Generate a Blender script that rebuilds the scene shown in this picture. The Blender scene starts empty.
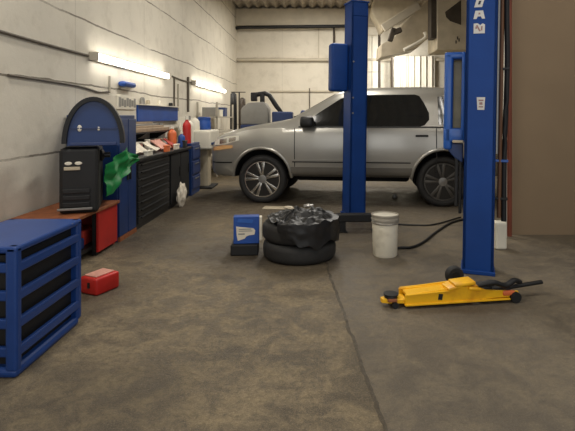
import bpy, bmesh, math, random
from mathutils import Vector, Matrix, noise

random.seed(7)
SC = bpy.context.scene
COL = SC.collection
R = math.radians
F = 480.0            # focal length in pixels
PX, PY, EYE = 315.0, 117.0, 1.30


def at(px, py, Y):
    return Vector(((px - PX) * Y / F, Y, EYE - (py - PY) * Y / F))


def fl(px, py):
    Y = EYE * F / (py - PY)
    return Vector(((px - PX) * Y / F, Y, 0))


def srgb(r, g, b):
    def f(c):
        c /= 255.0
        return c / 12.92 if c <= 0.04045 else ((c + 0.055) / 1.055) ** 2.4
    return (f(r), f(g), f(b), 1.0)


# ------------------------------------------------------------------ materials
def mat(name, col, rough=0.6, metal=0.0, var=0.12, scale=6.0, bump=0.0, bscale=40.0, coat=0.0, emit=0.0, dirt=None, dirt_amt=0.45, spec=0.5):
    m = bpy.data.materials.new(name)
    m.use_nodes = True
    nt = m.node_tree
    b = nt.nodes['Principled BSDF']
    tc = nt.nodes.new('ShaderNodeTexCoord')
    n = nt.nodes.new('ShaderNodeTexNoise')
    n.inputs['Scale'].default_value = scale
    n.inputs['Detail'].default_value = 6
    nt.links.new(tc.outputs['Object'], n.inputs['Vector'])
    cr = nt.nodes.new('ShaderNodeValToRGB')
    c = Vector(col[:3])
    d = Vector(dirt[:3]) if dirt else c * (1 - var)
    cr.color_ramp.elements[0].position = 0.3 if not dirt else dirt_amt - 0.12
    cr.color_ramp.elements[1].position = 0.7 if not dirt else dirt_amt + 0.12
    cr.color_ramp.elements[0].color = (*d, 1)
    hi = c * (1 + var * 0.6)
    cr.color_ramp.elements[1].color = (min(hi.x, 1), min(hi.y, 1), min(hi.z, 1), 1)
    nt.links.new(n.outputs['Fac'], cr.inputs['Fac'])
    nt.links.new(cr.outputs['Color'], b.inputs['Base Color'])
    b.inputs['Roughness'].default_value = rough
    b.inputs['Metallic'].default_value = metal
    b.inputs['Specular IOR Level'].default_value = spec
    if coat:
        b.inputs['Coat Weight'].default_value = coat
        b.inputs['Coat Roughness'].default_value = 0.12
    if bump:
        n2 = nt.nodes.new('ShaderNodeTexNoise')
        n2.inputs['Scale'].default_value = bscale
        n2.inputs['Detail'].default_value = 5
        nt.links.new(tc.outputs['Object'], n2.inputs['Vector'])
        bp = nt.nodes.new('ShaderNodeBump')
        bp.inputs['Strength'].default_value = bump
        bp.inputs['Distance'].default_value = 0.01
        nt.links.new(n2.outputs['Fac'], bp.inputs['Height'])
        nt.links.new(bp.outputs['Normal'], b.inputs['Normal'])
    if emit:
        b.inputs['Emission Color'].default_value = col
        b.inputs['Emission Strength'].default_value = emit
    return m


def math_node(nt, op, a, b=None, clamp=False):
    n = nt.nodes.new('ShaderNodeMath')
    n.operation = op
    n.use_clamp = clamp
    for i, v in enumerate((a, b)):
        if v is None:
            continue
        if isinstance(v, (int, float)):
            n.inputs[i].default_value = v
        else:
            nt.links.new(v, n.inputs[i])
    return n.outputs[0]


def mixc(nt, fac, a, b):
    n = nt.nodes.new('ShaderNodeMix')
    n.data_type = 'RGBA'
    for s, v in ((0, fac), (6, a), (7, b)):
        if isinstance(v, (tuple, float, int)):
            n.inputs[s].default_value = v
        else:
            nt.links.new(v, n.inputs[s])
    return n.outputs[2]


def noise_out(nt, vec, scale, detail=6, rough=0.6, dist=0.0):
    n = nt.nodes.new('ShaderNodeTexNoise')
    n.inputs['Scale'].default_value = scale
    n.inputs['Detail'].default_value = detail
    n.inputs['Roughness'].default_value = rough
    n.inputs['Distortion'].default_value = dist
    nt.links.new(vec, n.inputs['Vector'])
    return n.outputs['Fac']


def ramp(nt, fac, p0, c0, p1, c1):
    cr = nt.nodes.new('ShaderNodeValToRGB')
    cr.color_ramp.elements[0].position = p0
    cr.color_ramp.elements[1].position = p1
    cr.color_ramp.elements[0].color = c0
    cr.color_ramp.elements[1].color = c1
    nt.links.new(fac, cr.inputs['Fac'])
    return cr.outputs['Color']


def floor_material():
    m = bpy.data.materials.new('worn_concrete_floor')
    m.use_nodes = True
    nt = m.node_tree
    b = nt.nodes['Principled BSDF']
    tc = nt.nodes.new('ShaderNodeTexCoord')
    v = tc.outputs['Object']
    sep = nt.nodes.new('ShaderNodeSeparateXYZ')
    nt.links.new(v, sep.inputs[0])
    x, y = sep.outputs['X'], sep.outputs['Y']
    big = noise_out(nt, v, 0.9, 7, 0.6, 0.4)
    mid = noise_out(nt, v, 5.5, 10, 0.74, 0.5)
    fine = noise_out(nt, v, 28, 9, 0.8, 0.3)
    grain = noise_out(nt, v, 130, 4, 0.8)
    c = ramp(nt, big, 0.36, srgb(88, 79, 66), 0.64, srgb(134, 119, 94))
    c = mixc(nt, math_node(nt, 'MULTIPLY', ramp(nt, mid, 0.46, (0, 0, 0, 1), 0.62, (1, 1, 1, 1)), 0.5), c, srgb(160, 143, 112))
    c = mixc(nt, math_node(nt, 'MULTIPLY', ramp(nt, mid, 0.38, (1, 1, 1, 1), 0.52, (0, 0, 0, 1)), 0.6), c, srgb(72, 64, 54))
    c = mixc(nt, math_node(nt, 'MULTIPLY', ramp(nt, fine, 0.38, (1, 1, 1, 1), 0.58, (0, 0, 0, 1)), 0.6), c, srgb(70, 63, 52))
    c = mixc(nt, math_node(nt, 'MULTIPLY', ramp(nt, grain, 0.52, (0, 0, 0, 1), 0.66, (1, 1, 1, 1)), 0.4), c, srgb(178, 162, 134))
    c = mixc(nt, math_node(nt, 'MULTIPLY', ramp(nt, grain, 0.34, (1, 1, 1, 1), 0.46, (0, 0, 0, 1)), 0.4), c, srgb(66, 60, 52))
    # right slab is a cooler pour than the left one; the joint runs towards the back
    wob = math_node(nt, 'MULTIPLY', math_node(nt, 'SUBTRACT', noise_out(nt, v, 3.0, 5), 0.5), 0.09)
    line = math_node(nt, 'ADD', math_node(nt, 'MULTIPLY', math_node(nt, 'SUBTRACT', 3.95, y), 0.085), 0.125)
    dx = math_node(nt, 'SUBTRACT', math_node(nt, 'SUBTRACT', x, line), wob)
    side = math_node(nt, 'MULTIPLY', math_node(nt, 'GREATER_THAN', dx, 0.0), 0.45)
    c = mixc(nt, side, c, srgb(108, 101, 91))
    crack = math_node(nt, 'LESS_THAN', math_node(nt, 'ABSOLUTE', dx), 0.011)
    near = math_node(nt, 'LESS_THAN', y, 4.6)
    crack = math_node(nt, 'MULTIPLY', crack, near)
    c = mixc(nt, math_node(nt, 'MULTIPLY', math_node(nt, 'MULTIPLY', crack, ramp(nt, mid, 0.35, (0.4,) * 3 + (1,), 0.6, (1, 1, 1, 1))), 0.85), c, srgb(62, 55, 46))
    # transverse joints in the back bays
    jf = None
    for yy in (5.75, 7.9, 10.4):
        j = math_node(nt, 'LESS_THAN', math_node(nt, 'ABSOLUTE', math_node(nt, 'SUBTRACT', math_node(nt, 'ADD', y, wob), yy)), 0.012)
        jf = j if jf is None else math_node(nt, 'MAXIMUM', jf, j)
    jf = math_node(nt, 'MULTIPLY', jf, math_node(nt, 'GREATER_THAN', x, 0.9))
    c = mixc(nt, math_node(nt, 'MULTIPLY', jf, 0.6), c, srgb(60, 54, 46))
    # oil stain left of the carton; further dark patches, most at the foot of things
    for sx, sy, r, a in ((-0.75, 4.55, 0.55, 0.75), (-0.15, 4.35, 0.6, 0.6), (-0.1, 5.6, 0.9, 0.5), (-1.75, 3.6, 0.55, 0.55), (-1.0, 2.2, 0.5, 0.35), (-1.85, 5.2, 0.8, 0.6), (-1.75, 6.6, 0.9, 0.7), (-1.2, 8.0, 1.2, 0.6), (0.5, 6.1, 0.8, 0.45), (1.1, 3.4, 0.5, 0.45), (-0.6, 7.2, 1.2, 0.5), (1.3, 7.6, 1.5, 0.5)):
        ddx = math_node(nt, 'SUBTRACT', x, sx)
        ddy = math_node(nt, 'SUBTRACT', y, sy)
        dd = math_node(nt, 'SQRT', math_node(nt, 'ADD', math_node(nt, 'MULTIPLY', ddx, ddx), math_node(nt, 'MULTIPLY', ddy, ddy)))
        e = math_node(nt, 'SUBTRACT', 1.0, math_node(nt, 'DIVIDE', dd, r))
        e = math_node(nt, 'ADD', e, math_node(nt, 'MULTIPLY', math_node(nt, 'SUBTRACT', mid, 0.5), 2.2))
        e = math_node(nt, 'MULTIPLY', math_node(nt, 'MULTIPLY', e, 1.8, True), a)
        c = mixc(nt, e, c, srgb(62, 55, 47))
    nt.links.new(c, b.inputs['Base Color'])
    nt.links.new(ramp(nt, mid, 0.35, (0.42,) * 3 + (1,), 0.65, (0.75,) * 3 + (1,)), b.inputs['Roughness'])
    b.inputs['Specular IOR Level'].default_value = 0.35
    h = math_node(nt, 'ADD', math_node(nt, 'MULTIPLY', mid, 1.6), math_node(nt, 'MULTIPLY', fine, 0.8))
    h = math_node(nt, 'SUBTRACT', h, crack)
    bp = nt.nodes.new('ShaderNodeBump')
    bp.inputs['Strength'].default_value = 0.55
    bp.inputs['Distance'].default_value = 0.02
    nt.links.new(h, bp.inputs['Height'])
    nt.links.new(bp.outputs['Normal'], b.inputs['Normal'])
    return m


def wall_material(name, base, axis, z0=0.93, dz=0.72, joint=0.02, dirty=True):
    m = bpy.data.materials.new(name)
    m.use_nodes = True
    nt = m.node_tree
    b = nt.nodes['Principled BSDF']
    tc = nt.nodes.new('ShaderNodeTexCoord')
    v = tc.outputs['Object']
    sep = nt.nodes.new('ShaderNodeSeparateXYZ')
    nt.links.new(v, sep.inputs[0])
    z = sep.outputs['Z']
    h = sep.outputs['Y' if axis == 'y' else 'X']
    big = noise_out(nt, v, 0.7, 6)
    mid = noise_out(nt, v, 3.2, 7, 0.65)
    c = ramp(nt, big, 0.3, tuple(k * 0.86 for k in base[:3]) + (1,), 0.7, base)
    c = mixc(nt, math_node(nt, 'MULTIPLY', ramp(nt, mid, 0.3, (1, 1, 1, 1), 0.5, (0, 0, 0, 1)), 0.25), c, srgb(150, 138, 118))
    wob = math_node(nt, 'MULTIPLY', math_node(nt, 'SUBTRACT', big, 0.5), 0.12)
    zz = math_node(nt, 'ADD', math_node(nt, 'SUBTRACT', z, z0 - 10 * dz), wob)
    md = math_node(nt, 'MODULO', zz, dz)
    j1 = math_node(nt, 'LESS_THAN', md, joint)
    fade = ramp(nt, noise_out(nt, v, 1.3, 4), 0.34, (0.25,) * 3 + (1,), 0.5, (1, 1, 1, 1))
    c = mixc(nt, math_node(nt, 'MULTIPLY', math_node(nt, 'MULTIPLY', j1, fade), 0.8), c, srgb(96, 86, 72))
    mh = math_node(nt, 'MODULO', math_node(nt, 'ADD', h, 20.0), 2.1)
    j2 = math_node(nt, 'LESS_THAN', mh, 0.014)
    c = mixc(nt, math_node(nt, 'MULTIPLY', j2, 0.25), c, srgb(110, 100, 86))
    nt.links.new(c, b.inputs['Base Color'])
    b.inputs['Roughness'].default_value = 0.7
    bp = nt.nodes.new('ShaderNodeBump')
    bp.inputs['Strength'].default_value = 0.4
    bp.inputs['Distance'].default_value = 0.02
    nt.links.new(math_node(nt, 'SUBTRACT', mid, math_node(nt, 'MULTIPLY', j1, 0.6)), bp.inputs['Height'])
    nt.links.new(bp.outputs['Normal'], b.inputs['Normal'])
    return m


M = {}
M['floor'] = floor_material()
M['wall_left'] = wall_material('cream_painted_panels', srgb(228, 221, 205), 'y')
M['wall_back'] = wall_material('cream_back_wall', srgb(222, 214, 197), 'x', 1.02, 2.2, 0.05)
M['brown'] = mat('brown_painted_board', srgb(140, 119, 93), 0.75, var=0.06, scale=2)
M['grey_wall'] = mat('grey_render', srgb(150, 140, 124), 0.85, var=0.12)
M['beam'] = mat('beige_beam', srgb(190, 180, 160), 0.7, var=0.12, scale=3)
M['roofing'] = mat('grey_fibre_roofing', srgb(172, 162, 146), 0.9, var=0.35, scale=5)
M['lift_blue'] = mat('lift_blue_paint', srgb(20, 62, 132), 0.5, var=0.12, scale=3, spec=0.25)
M['bright_blue'] = mat('carriage_blue_paint', srgb(38, 92, 176), 0.35, var=0.12, scale=4, coat=0.25)
M['tool_blue'] = mat('tool_cabinet_blue', srgb(20, 52, 106), 0.4, var=0.15, scale=4)
M['panel_blue'] = mat('wall_panel_blue', srgb(28, 74, 154), 0.5, var=0.12)
M['crate_blue'] = mat('crate_blue_plastic', srgb(24, 62, 128), 0.4, var=0.12)
M['black'] = mat('black_rubbery', srgb(20, 20, 21), 0.6, var=0.2)
M['dark_steel'] = mat('dark_steel', srgb(36, 36, 36), 0.45, 0.3, var=0.25)
M['drawer_grey'] = mat('drawer_charcoal', srgb(44, 44, 44), 0.45, 0.2, var=0.2)
M['tire'] = mat('tire_rubber', srgb(38, 37, 36), 0.7, var=0.2, scale=12, bump=0.15)
M['bag'] = mat('black_film', srgb(20, 20, 21), 0.46, var=0.2, scale=10)
M['alloy'] = mat('alloy_silver', srgb(196, 192, 184), 0.25, 0.9, var=0.08)
M['alloy_dim'] = mat('alloy_with_shade', srgb(96, 93, 88), 0.45, 0.7, var=0.25)  # alloy of the rear wheels, the shade there put into the colour
M['alloy_dark'] = mat('alloy_inner', srgb(52, 50, 47), 0.5, 0.6, var=0.2)
M['paint'] = mat('silver_car_paint', srgb(176, 173, 165), 0.32, 0.6, var=0.04, scale=2, coat=0.5)
M['glass_dark'] = mat('tinted_glass', srgb(26, 27, 27), 0.07, var=0.1, spec=0.6)
M['liner'] = mat('wheel_well_liner', srgb(18, 18, 18), 0.9, var=0.2)
M['trim_black'] = mat('black_trim', srgb(26, 26, 26), 0.45, var=0.2)
M['sill'] = mat('grey_sill', srgb(118, 114, 106), 0.45, 0.3, var=0.08)
M['lens'] = mat('headlight_lens', srgb(232, 228, 214), 0.12, var=0.1, coat=0.6)
M['amber'] = mat('amber_lens', srgb(220, 172, 118), 0.2, var=0.1, coat=0.5)
M['white_plastic'] = mat('white_plastic', srgb(226, 220, 204), 0.45, var=0.06)
M['bucket_white'] = mat('bucket_white', srgb(226, 219, 200), 0.45, var=0.05, dirt=srgb(190, 180, 158), dirt_amt=0.32)
M['bucket_rim'] = mat('bucket_lid_grey', srgb(160, 153, 140), 0.5, var=0.12)
M['yellow'] = mat('jack_yellow', srgb(242, 184, 24), 0.4, var=0.08, scale=8, dirt=srgb(206, 138, 22), dirt_amt=0.36)
M['red'] = mat('red_paint', srgb(186, 34, 28), 0.45, var=0.15)
M['red_worn'] = mat('worn_red', srgb(166, 48, 36), 0.6, var=0.2, dirt=srgb(104, 38, 30), dirt_amt=0.4)
M['plank'] = mat('orange_brown_plank', srgb(146, 86, 50), 0.65, var=0.3, scale=14)
M['green'] = mat('green_sheet', srgb(18, 132, 66), 0.5, var=0.25, scale=8)
M['wood'] = mat('grey_beige_bar', srgb(160, 140, 116), 0.7, var=0.2, scale=9)
M['steel'] = mat('bare_steel', srgb(150, 148, 144), 0.4, 0.6, var=0.15)
M['paper'] = mat('off_white_paper', srgb(224, 214, 196), 0.7, var=0.1)
M['pink'] = mat('pale_red_print', srgb(206, 150, 134), 0.65, var=0.2)
M['orange'] = mat('orange_plastic', srgb(222, 112, 62), 0.45, var=0.1)
M['beige'] = mat('beige_enamel', srgb(186, 174, 150), 0.5, var=0.1)
M['grey_body'] = mat('grey_machine_paint', srgb(142, 140, 134), 0.5, var=0.12)
M['navy'] = mat('navy_panel', srgb(40, 58, 104), 0.5, var=0.15)
M['duct'] = mat('beige_duct_wrap', srgb(196, 184, 160), 0.75, var=0.2, scale=3, bump=0.5, bscale=6)
M['duct_dark'] = mat('duct_dark_opening', srgb(70, 62, 52), 0.8, var=0.25)
M['film'] = mat('dusty_sheeting', srgb(180, 168, 146), 0.6, var=0.25, scale=2.5, bump=0.8, bscale=4)
M['pipe_dark'] = mat('dark_pipe', srgb(64, 54, 44), 0.5, 0.2, var=0.2)
M['pipe_brown'] = mat('brown_pipe', srgb(104, 70, 44), 0.55, var=0.2)
M['rust'] = mat('red_brown_pipe', srgb(128, 66, 46), 0.6, var=0.2)
M['conduit'] = mat('grey_conduit', srgb(176, 168, 152), 0.5, var=0.1)
M['dark_conduit'] = mat('dark_conduit', srgb(96, 88, 76), 0.5, var=0.1)
M['tube'] = mat('fluorescent_tube', (1.0, 0.96, 0.88, 1), 0.4, var=0.0, emit=13.0)
M['decal_white'] = mat('decal_white', srgb(206, 204, 200), 0.5, var=0.08)
M['decal_dark'] = mat('decal_dark', srgb(40, 44, 66), 0.5, var=0.08)
M['decal_brown'] = mat('decal_brown', srgb(150, 116, 112), 0.5, var=0.1)
M['label_yellow'] = mat('yellow_window_film', srgb(150, 132, 80), 0.25, var=0.4, scale=5)


# ------------------------------------------------------------------ mesh helpers
def add_box(bm, lo, hi, bevel=0.0, rot=None, seg=2):
    lo, hi = Vector(lo), Vector(hi)
    c = (lo + hi) / 2
    s = hi - lo
    r = bmesh.ops.create_cube(bm, size=1.0)
    vs = r['verts']
    bmesh.ops.scale(bm, vec=s, verts=vs)
    if bevel:
        es = list({e for v in vs for e in v.link_edges})
        q = bmesh.ops.bevel(bm, geom=es, offset=bevel, segments=seg, affect='EDGES', profile=0.5)
        vs = list({v for f in q['faces'] for v in f.verts} | {v for v in vs if v.is_valid})
    if rot is not None:
        bmesh.ops.rotate(bm, cent=(0, 0, 0), matrix=rot, verts=vs)
    bmesh.ops.translate(bm, vec=c, verts=vs)
    return vs


def add_cyl(bm, p0, p1, r0, r1=None, seg=20, cap=True):
    p0, p1 = Vector(p0), Vector(p1)
    d = p1 - p0
    r1 = r0 if r1 is None else r1
    mtx = Matrix.Translation((p0 + p1) / 2) @ d.to_track_quat('Z', 'Y').to_matrix().to_4x4()
    bmesh.ops.create_cone(bm, cap_ends=cap, segments=seg, radius1=r0, radius2=r1, depth=d.length, matrix=mtx)


def add_lathe(bm, prof, seg=32, axis='z', origin=(0, 0, 0), closed=False):
    o = Vector(origin)
    rings = []
    for r, h in prof:
        ring = []
        for i in range(seg):
            a = 2 * math.pi * i / seg
            ca, sa = r * math.cos(a), r * math.sin(a)
            p = Vector((ca, sa, h)) if axis == 'z' else (Vector((ca, h, sa)) if axis == 'y' else Vector((h, ca, sa)))
            ring.append(bm.verts.new(p + o))
        rings.append(ring)
    n = len(rings)
    for k in range(n if closed else n - 1):
        a, b = rings[k], rings[(k + 1) % n]
        for i in range(seg):
            j = (i + 1) % seg
            bm.faces.new((a[i], a[j], b[j], b[i]))
    if not closed:
        for ring in (rings[0], rings[-1]):
            if (ring[0].co - ring[seg // 2].co).length > 1e-5:
                bm.faces.new(ring)
    bmesh.ops.remove_doubles(bm, verts=bm.verts, dist=1e-6)


def add_tube(bm, pts, r, seg=10):
    pts = [Vector(p) for p in pts]
    rings = []
    up = Vector((0.03, 0.05, 1)).normalized()
    for i, p in enumerate(pts):
        t = (pts[min(i + 1, len(pts) - 1)] - pts[max(i - 1, 0)]).normalized()
        a = t.cross(up)
        if a.length < 0.05:
            a = t.cross(Vector((1, 0, 0)))
        a.normalize()
        b = a.cross(t)
        rings.append([bm.verts.new(p + a * r * math.cos(2 * math.pi * k / seg) + b * r * math.sin(2 * math.pi * k / seg)) for k in range(seg)])
    for q, w in zip(rings, rings[1:]):
        for k in range(seg):
            j = (k + 1) % seg
            bm.faces.new((q[k], q[j], w[j], w[k]))
    bm.faces.new(rings[0])
    bm.faces.new(rings[-1])


def smooth_path(pts, n=8):
    pts = [Vector(p) for p in pts]
    out = []
    for i in range(len(pts) - 1):
        p0, p1, p2, p3 = pts[max(i - 1, 0)], pts[i], pts[i + 1], pts[min(i + 2, len(pts) - 1)]
        for k in range(n):
            t = k / n
            out.append(0.5 * ((2 * p1) + (p2 - p0) * t + (2 * p0 - 5 * p1 + 4 * p2 - p3) * t * t + (3 * p1 - p0 - 3 * p2 + p3) * t ** 3))
    out.append(pts[-1])
    return out


def add_prism(bm, poly, axis, a, b, bevel=0.0):
    """poly: 2D outline; extruded along axis from a to b. axis 'x': poly=(y,z); 'y': (x,z); 'z': (x,y)"""
    def mk(p, h):
        return Vector((h, p[0], p[1])) if axis == 'x' else (Vector((p[0], h, p[1])) if axis == 'y' else Vector((p[0], p[1], h)))
    va = [bm.verts.new(mk(p, a)) for p in poly]
    vb = [bm.verts.new(mk(p, b)) for p in poly]
    n = len(poly)
    fs = [bm.faces.new(va), bm.faces.new(vb)]
    for i in range(n):
        j = (i + 1) % n
        fs.append(bm.faces.new((va[i], va[j], vb[j], vb[i])))
    if bevel:
        es = list({e for f in fs for e in f.edges})
        bmesh.ops.bevel(bm, geom=es, offset=bevel, segments=2, affect='EDGES', profile=0.5)


def jitter(bm, amt, scale, seed=0.0, keep_floor=True):
    for v in bm.verts:
        d = noise.noise_vector(v.co * scale + Vector((seed, seed * 1.7, -seed)))
        z0 = v.co.z
        v.co += d * amt
        if keep_floor and z0 < 0.01:
            v.co.z = max(v.co.z, 0.001)


def obj(name, bm, material, parent=None, loc=(0, 0, 0), rot=(0, 0, 0), smooth=False, angle=40):
    bmesh.ops.recalc_face_normals(bm, faces=bm.faces)
    me = bpy.data.meshes.new(name)
    bm.to_mesh(me)
    bm.free()
    for m in (material if isinstance(material, (list, tuple)) else [material]):
        me.materials.append(M[m] if isinstance(m, str) else m)
    if smooth:
        for p in me.polygons:
            p.use_smooth = True
        me.set_sharp_from_angle(angle=R(angle))
    o = bpy.data.objects.new(name, me)
    COL.objects.link(o)
    o.location = loc
    o.rotation_euler = rot
    if parent is not None:
        o.parent = parent
    return o


def tag(o, label, cat, group=None):
    o['label'] = label
    o['category'] = cat
    if group:
        o['group'] = group
    return o


def thing(name, label, cat, loc=(0, 0, 0), rz=0.0, group=None):
    o = bpy.data.objects.new(name, None)
    o.empty_display_size = 0.1
    COL.objects.link(o)
    o.location = loc
    o.rotation_euler = (0, 0, rz)
    return tag(o, label, cat, group)


def dup(root, loc, rz, label, group=None):
    r = root.copy()
    COL.objects.link(r)
    r.location = loc
    r.rotation_euler = (0, 0, rz)
    r['label'] = label
    if group:
        r['group'] = group
    for ch in list(root.children):
        c = ch.copy()
        COL.objects.link(c)
        c.parent = r
        for g in list(ch.children):
            d = g.copy()
            COL.objects.link(d)
            d.parent = c
    return r


def struct(name, bm, m, **k):
    o = obj(name, bm, m, **k)
    o['kind'] = 'structure'
    return o


def B(*boxes, bevel=0.0):
    bm = bmesh.new()
    for lo, hi in boxes:
        add_box(bm, lo, hi, bevel)
    return bm


def boxpart(name, lo, hi, m, parent=None, bevel=0.0, **k):
    return obj(name, B((lo, hi), bevel=bevel), m, parent, **k)


# ------------------------------------------------------------------ setting
WX = -2.6
struct('floor', B(((WX, -1.5, -0.1), (5.5, 16.0, 0.0))), 'floor')
struct('wall_left', B(((WX - 0.15, -1.5, 0), (WX, 16.0, 5.1))), 'wall_left')
struct('wall_back', B(((WX - 0.15, 16.0, 0), (5.65, 16.15, 5.1))), 'wall_back')
struct('wall_right', B(((5.5, 5.2, 0), (5.65, 16.0, 5.1))), 'grey_wall')
struct('wall_partition', B(((2.17, 5.3, 0), (5.65, 5.45, 5.1))), 'brown')
# corrugated roof sheets, ribs running front to back
bm = bmesh.new()
nx = 165
prev = None
for i in range(nx + 1):
    x = WX - 0.1 + (8.2) * i / nx
    z = 4.93 + 0.055 * math.sin(x * 2 * math.pi / 0.3)
    col = [bm.verts.new((x, y, z + dz)) for y in (-1.5, 16.1) for dz in (0, 0.04)]
    if prev:
        bm.faces.new((prev[0], col[0], col[2], prev[2]))
        bm.faces.new((prev[1], prev[3], col[3], col[1]))
        bm.faces.new((prev[0], prev[1], col[1], col[0]))
        bm.faces.new((prev[2], col[2], col[3], prev[3]))
    prev = col
struct('ceiling', bm, 'roofing')
# beam along the top of the back wall and the ledge below it
struct('trim_1', B(((WX, 15.72, 4.3), (5.5, 16.0, 4.86)), bevel=0.012), 'beam')
struct('trim_2', B(((WX, 15.86, 3.16), (5.5, 16.0, 3.24))), 'beam')

# ------------------------------------------------------------------ minivan
CAR_YAW = math.atan2(-0.31, 2.65)
HW = 0.92
# local axes: +x to the rear, -y towards the camera side, x=0 front axle
PROFILE = [(-0.77, 0.78), (-0.74, 0.88), (-0.66, 0.985), (-0.55, 1.055), (-0.36, 1.115), (0.0, 1.185), (0.22, 1.222), (0.40, 1.258),
           (0.58, 1.36), (0.76, 1.462), (0.94, 1.566), (1.08, 1.645), (1.2, 1.690), (1.4, 1.715), (1.7, 1.735), (2.1, 1.745), (2.5, 1.742),
           (2.9, 1.728), (3.2, 1.70), (3.38, 1.66), (3.46, 1.50), (3.53, 1.30), (3.58, 1.12), (3.60, 0.98)]
PLAN = [(-0.77, 0.40), (-0.74, 0.60), (-0.66, 0.74), (-0.55, 0.815), (-0.36, 0.875), (0.0, 0.912), (0.4, 0.92), (2.6, 0.92), (3.2, 0.90), (3.45, 0.87), (3.6, 0.82)]
BOTTOM = [(-0.77, 0.44), (-0.66, 0.385), (-0.3, 0.375), (0.5, 0.40), (2.2, 0.40), (3.2, 0.40), (3.6, 0.46)]


def nose(u):
    return u if u > -0.3 else u + (u + 0.3) * 0.27


PROFILE, PLAN, BOTTOM = ([(nose(a), b) for a, b in t_] for t_ in (PROFILE, PLAN, BOTTOM))


def lerp_tab(tab, u):
    if u <= tab[0][0]:
        return tab[0][1]
    for (a, va), (b, vb) in zip(tab, tab[1:]):
        if u <= b:
            return va + (vb - va) * (u - a) / (b - a)
    return tab[-1][1]


def section(u):
    zt, hw, zb = lerp_tab(PROFILE, u), lerp_tab(PLAN, u), lerp_tab(BOTTOM, u)
    belt = min(1.135, zt - 0.045)
    h = zt - belt
    k = min(1.0, h / 0.55)
    s = hw / 0.92
    low = [(0.0, zb), (0.62 * s, zb), (0.845 * s, zb + 0.015), (0.893 * s, zb + 0.06), (0.912 * s, zb + (belt - zb) * 0.30), (0.926 * s, zb + (belt - zb) * 0.52),
           (0.922 * s, zb + (belt - zb) * 0.74), (0.906 * s, zb + (belt - zb) * 0.90), (0.888 * s, belt)]
    g = [((0.872 - 0.012 * k) * s, belt + h * 0.12), ((0.855 - 0.055 * k) * s, belt + h * 0.5), ((0.83 - 0.085 * k) * s, belt + h * 0.80),
         ((0.78 - 0.10 * k) * s, belt + h * 0.93), ((0.68 - 0.10 * k) * s, belt + h * 0.995), (0.36 * s, belt + h + 0.022), (0.0, belt + h + 0.03)]
    return low + g


US = sorted(set([p[0] for p in PROFILE] + [-0.2, -0.1, 0.1, 0.3, 0.5, 0.68, 0.86, 1.0, 1.3, 1.55, 1.9, 2.3, 2.7, 3.05]))


def side_w(u, z):
    sec = [p for p in section(u)][2:]
    for (wa, za), (wb, zb) in zip(sec, sec[1:]):
        if za <= z <= zb:
            t = (z - za) / max(zb - za, 1e-6)
            return wa + (wb - wa) * t
    return sec[0][0] if z < sec[0][1] else sec[-1][0]


car = thing('minivan', 'silver minivan parked side-on behind the blue lift post', 'car', (0, 0, 0))
fw = fl(261, 204)
car.location = (fw.x - 0.0, fw.y, 0)
car.rotation_euler = (0, 0, CAR_YAW)
OFF = HW   # near side plane passes local y=-HW+HW=0 -> shift all by +HW


def body_mesh():
    bm = bmesh.new()
    rings = []
    for u in US:
        sec = section(u)
        near = [bm.verts.new((u, -w + OFF, z)) for w, z in sec]
        far = [bm.verts.new((u, w + OFF, z)) for w, z in sec[1:-1]]
        rings.append(near + far[::-1])
    n = len(rings[0])
    for a, b in zip(rings, rings[1:]):
        for i in range(n):
            j = (i + 1) % n
            bm.faces.new((a[i], a[j], b[j], b[i]))
    bm.faces.new(rings[0])
    bm.faces.new(rings[-1])
    return bm


WB = 2.668
TR = 0.372
body = obj('body', body_mesh(), ['paint', 'liner'], car, smooth=True, angle=38)
cut_bm = bmesh.new()
for wx in (0.0, WB):
    for y0, y1 in ((-0.3, 0.42), (2 * HW - 0.42, 2 * HW + 0.3)):
        add_cyl(cut_bm, (wx, y0, 0.385), (wx, y1, 0.385), 0.442, seg=48)
cut = obj('cutter', cut_bm, 'liner', car)
md = body.modifiers.new('arches', 'BOOLEAN')
md.operation = 'DIFFERENCE'
md.object = cut
md.solver = 'EXACT'
md.material_mode = 'TRANSFER'
bpy.context.view_layer.update()
dg = bpy.context.evaluated_depsgraph_get()
me2 = bpy.data.meshes.new_from_object(body.evaluated_get(dg))
body.modifiers.clear()
body.data = me2
bpy.data.objects.remove(cut)


def patch(name, u0, u1, bot, top, m, off=0.008, nu=14, nz=6, far=False, parent=car, thick=0.012):
    """a shell that follows the flank between two curves of height"""
    bm = bmesh.new()
    g = []
    for i in range(nu + 1):
        u = u0 + (u1 - u0) * i / nu
        zb, zt = bot(u), top(u)
        u = nose(u)
        g.append([(u, side_w(u, zb + (zt - zb) * k / nz), zb + (zt - zb) * k / nz) for k in range(nz + 1)])
    sgn = 1 if far else -1

    def grid(d):
        return [[bm.verts.new((u, sgn * (w + d) + OFF, z)) for u, w, z in row] for row in g]
    A, C = grid(off), grid(off - thick)
    for i in range(nu):
        for k in range(nz):
            bm.faces.new((A[i][k], A[i + 1][k], A[i + 1][k + 1], A[i][k + 1]))
            bm.faces.new((C[i][k], C[i][k + 1], C[i + 1][k + 1], C[i + 1][k]))
    for i in range(nu):
        bm.faces.new((A[i][0], C[i][0], C[i + 1][0], A[i + 1][0]))
        bm.faces.new((A[i][nz], A[i + 1][nz], C[i + 1][nz], C[i][nz]))
    for k in range(nz):
        bm.faces.new((A[0][k], A[0][k + 1], C[0][k + 1], C[0][k]))
        bm.faces.new((A[nu][k], C[nu][k], C[nu][k + 1], A[nu][k + 1]))
    bmesh.ops.remove_doubles(bm, verts=bm.verts, dist=1e-5)
    return obj(name, bm, m, parent, smooth=True, angle=50)


def tab(*pts):
    return lambda u: lerp_tab(pts, u)


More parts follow.
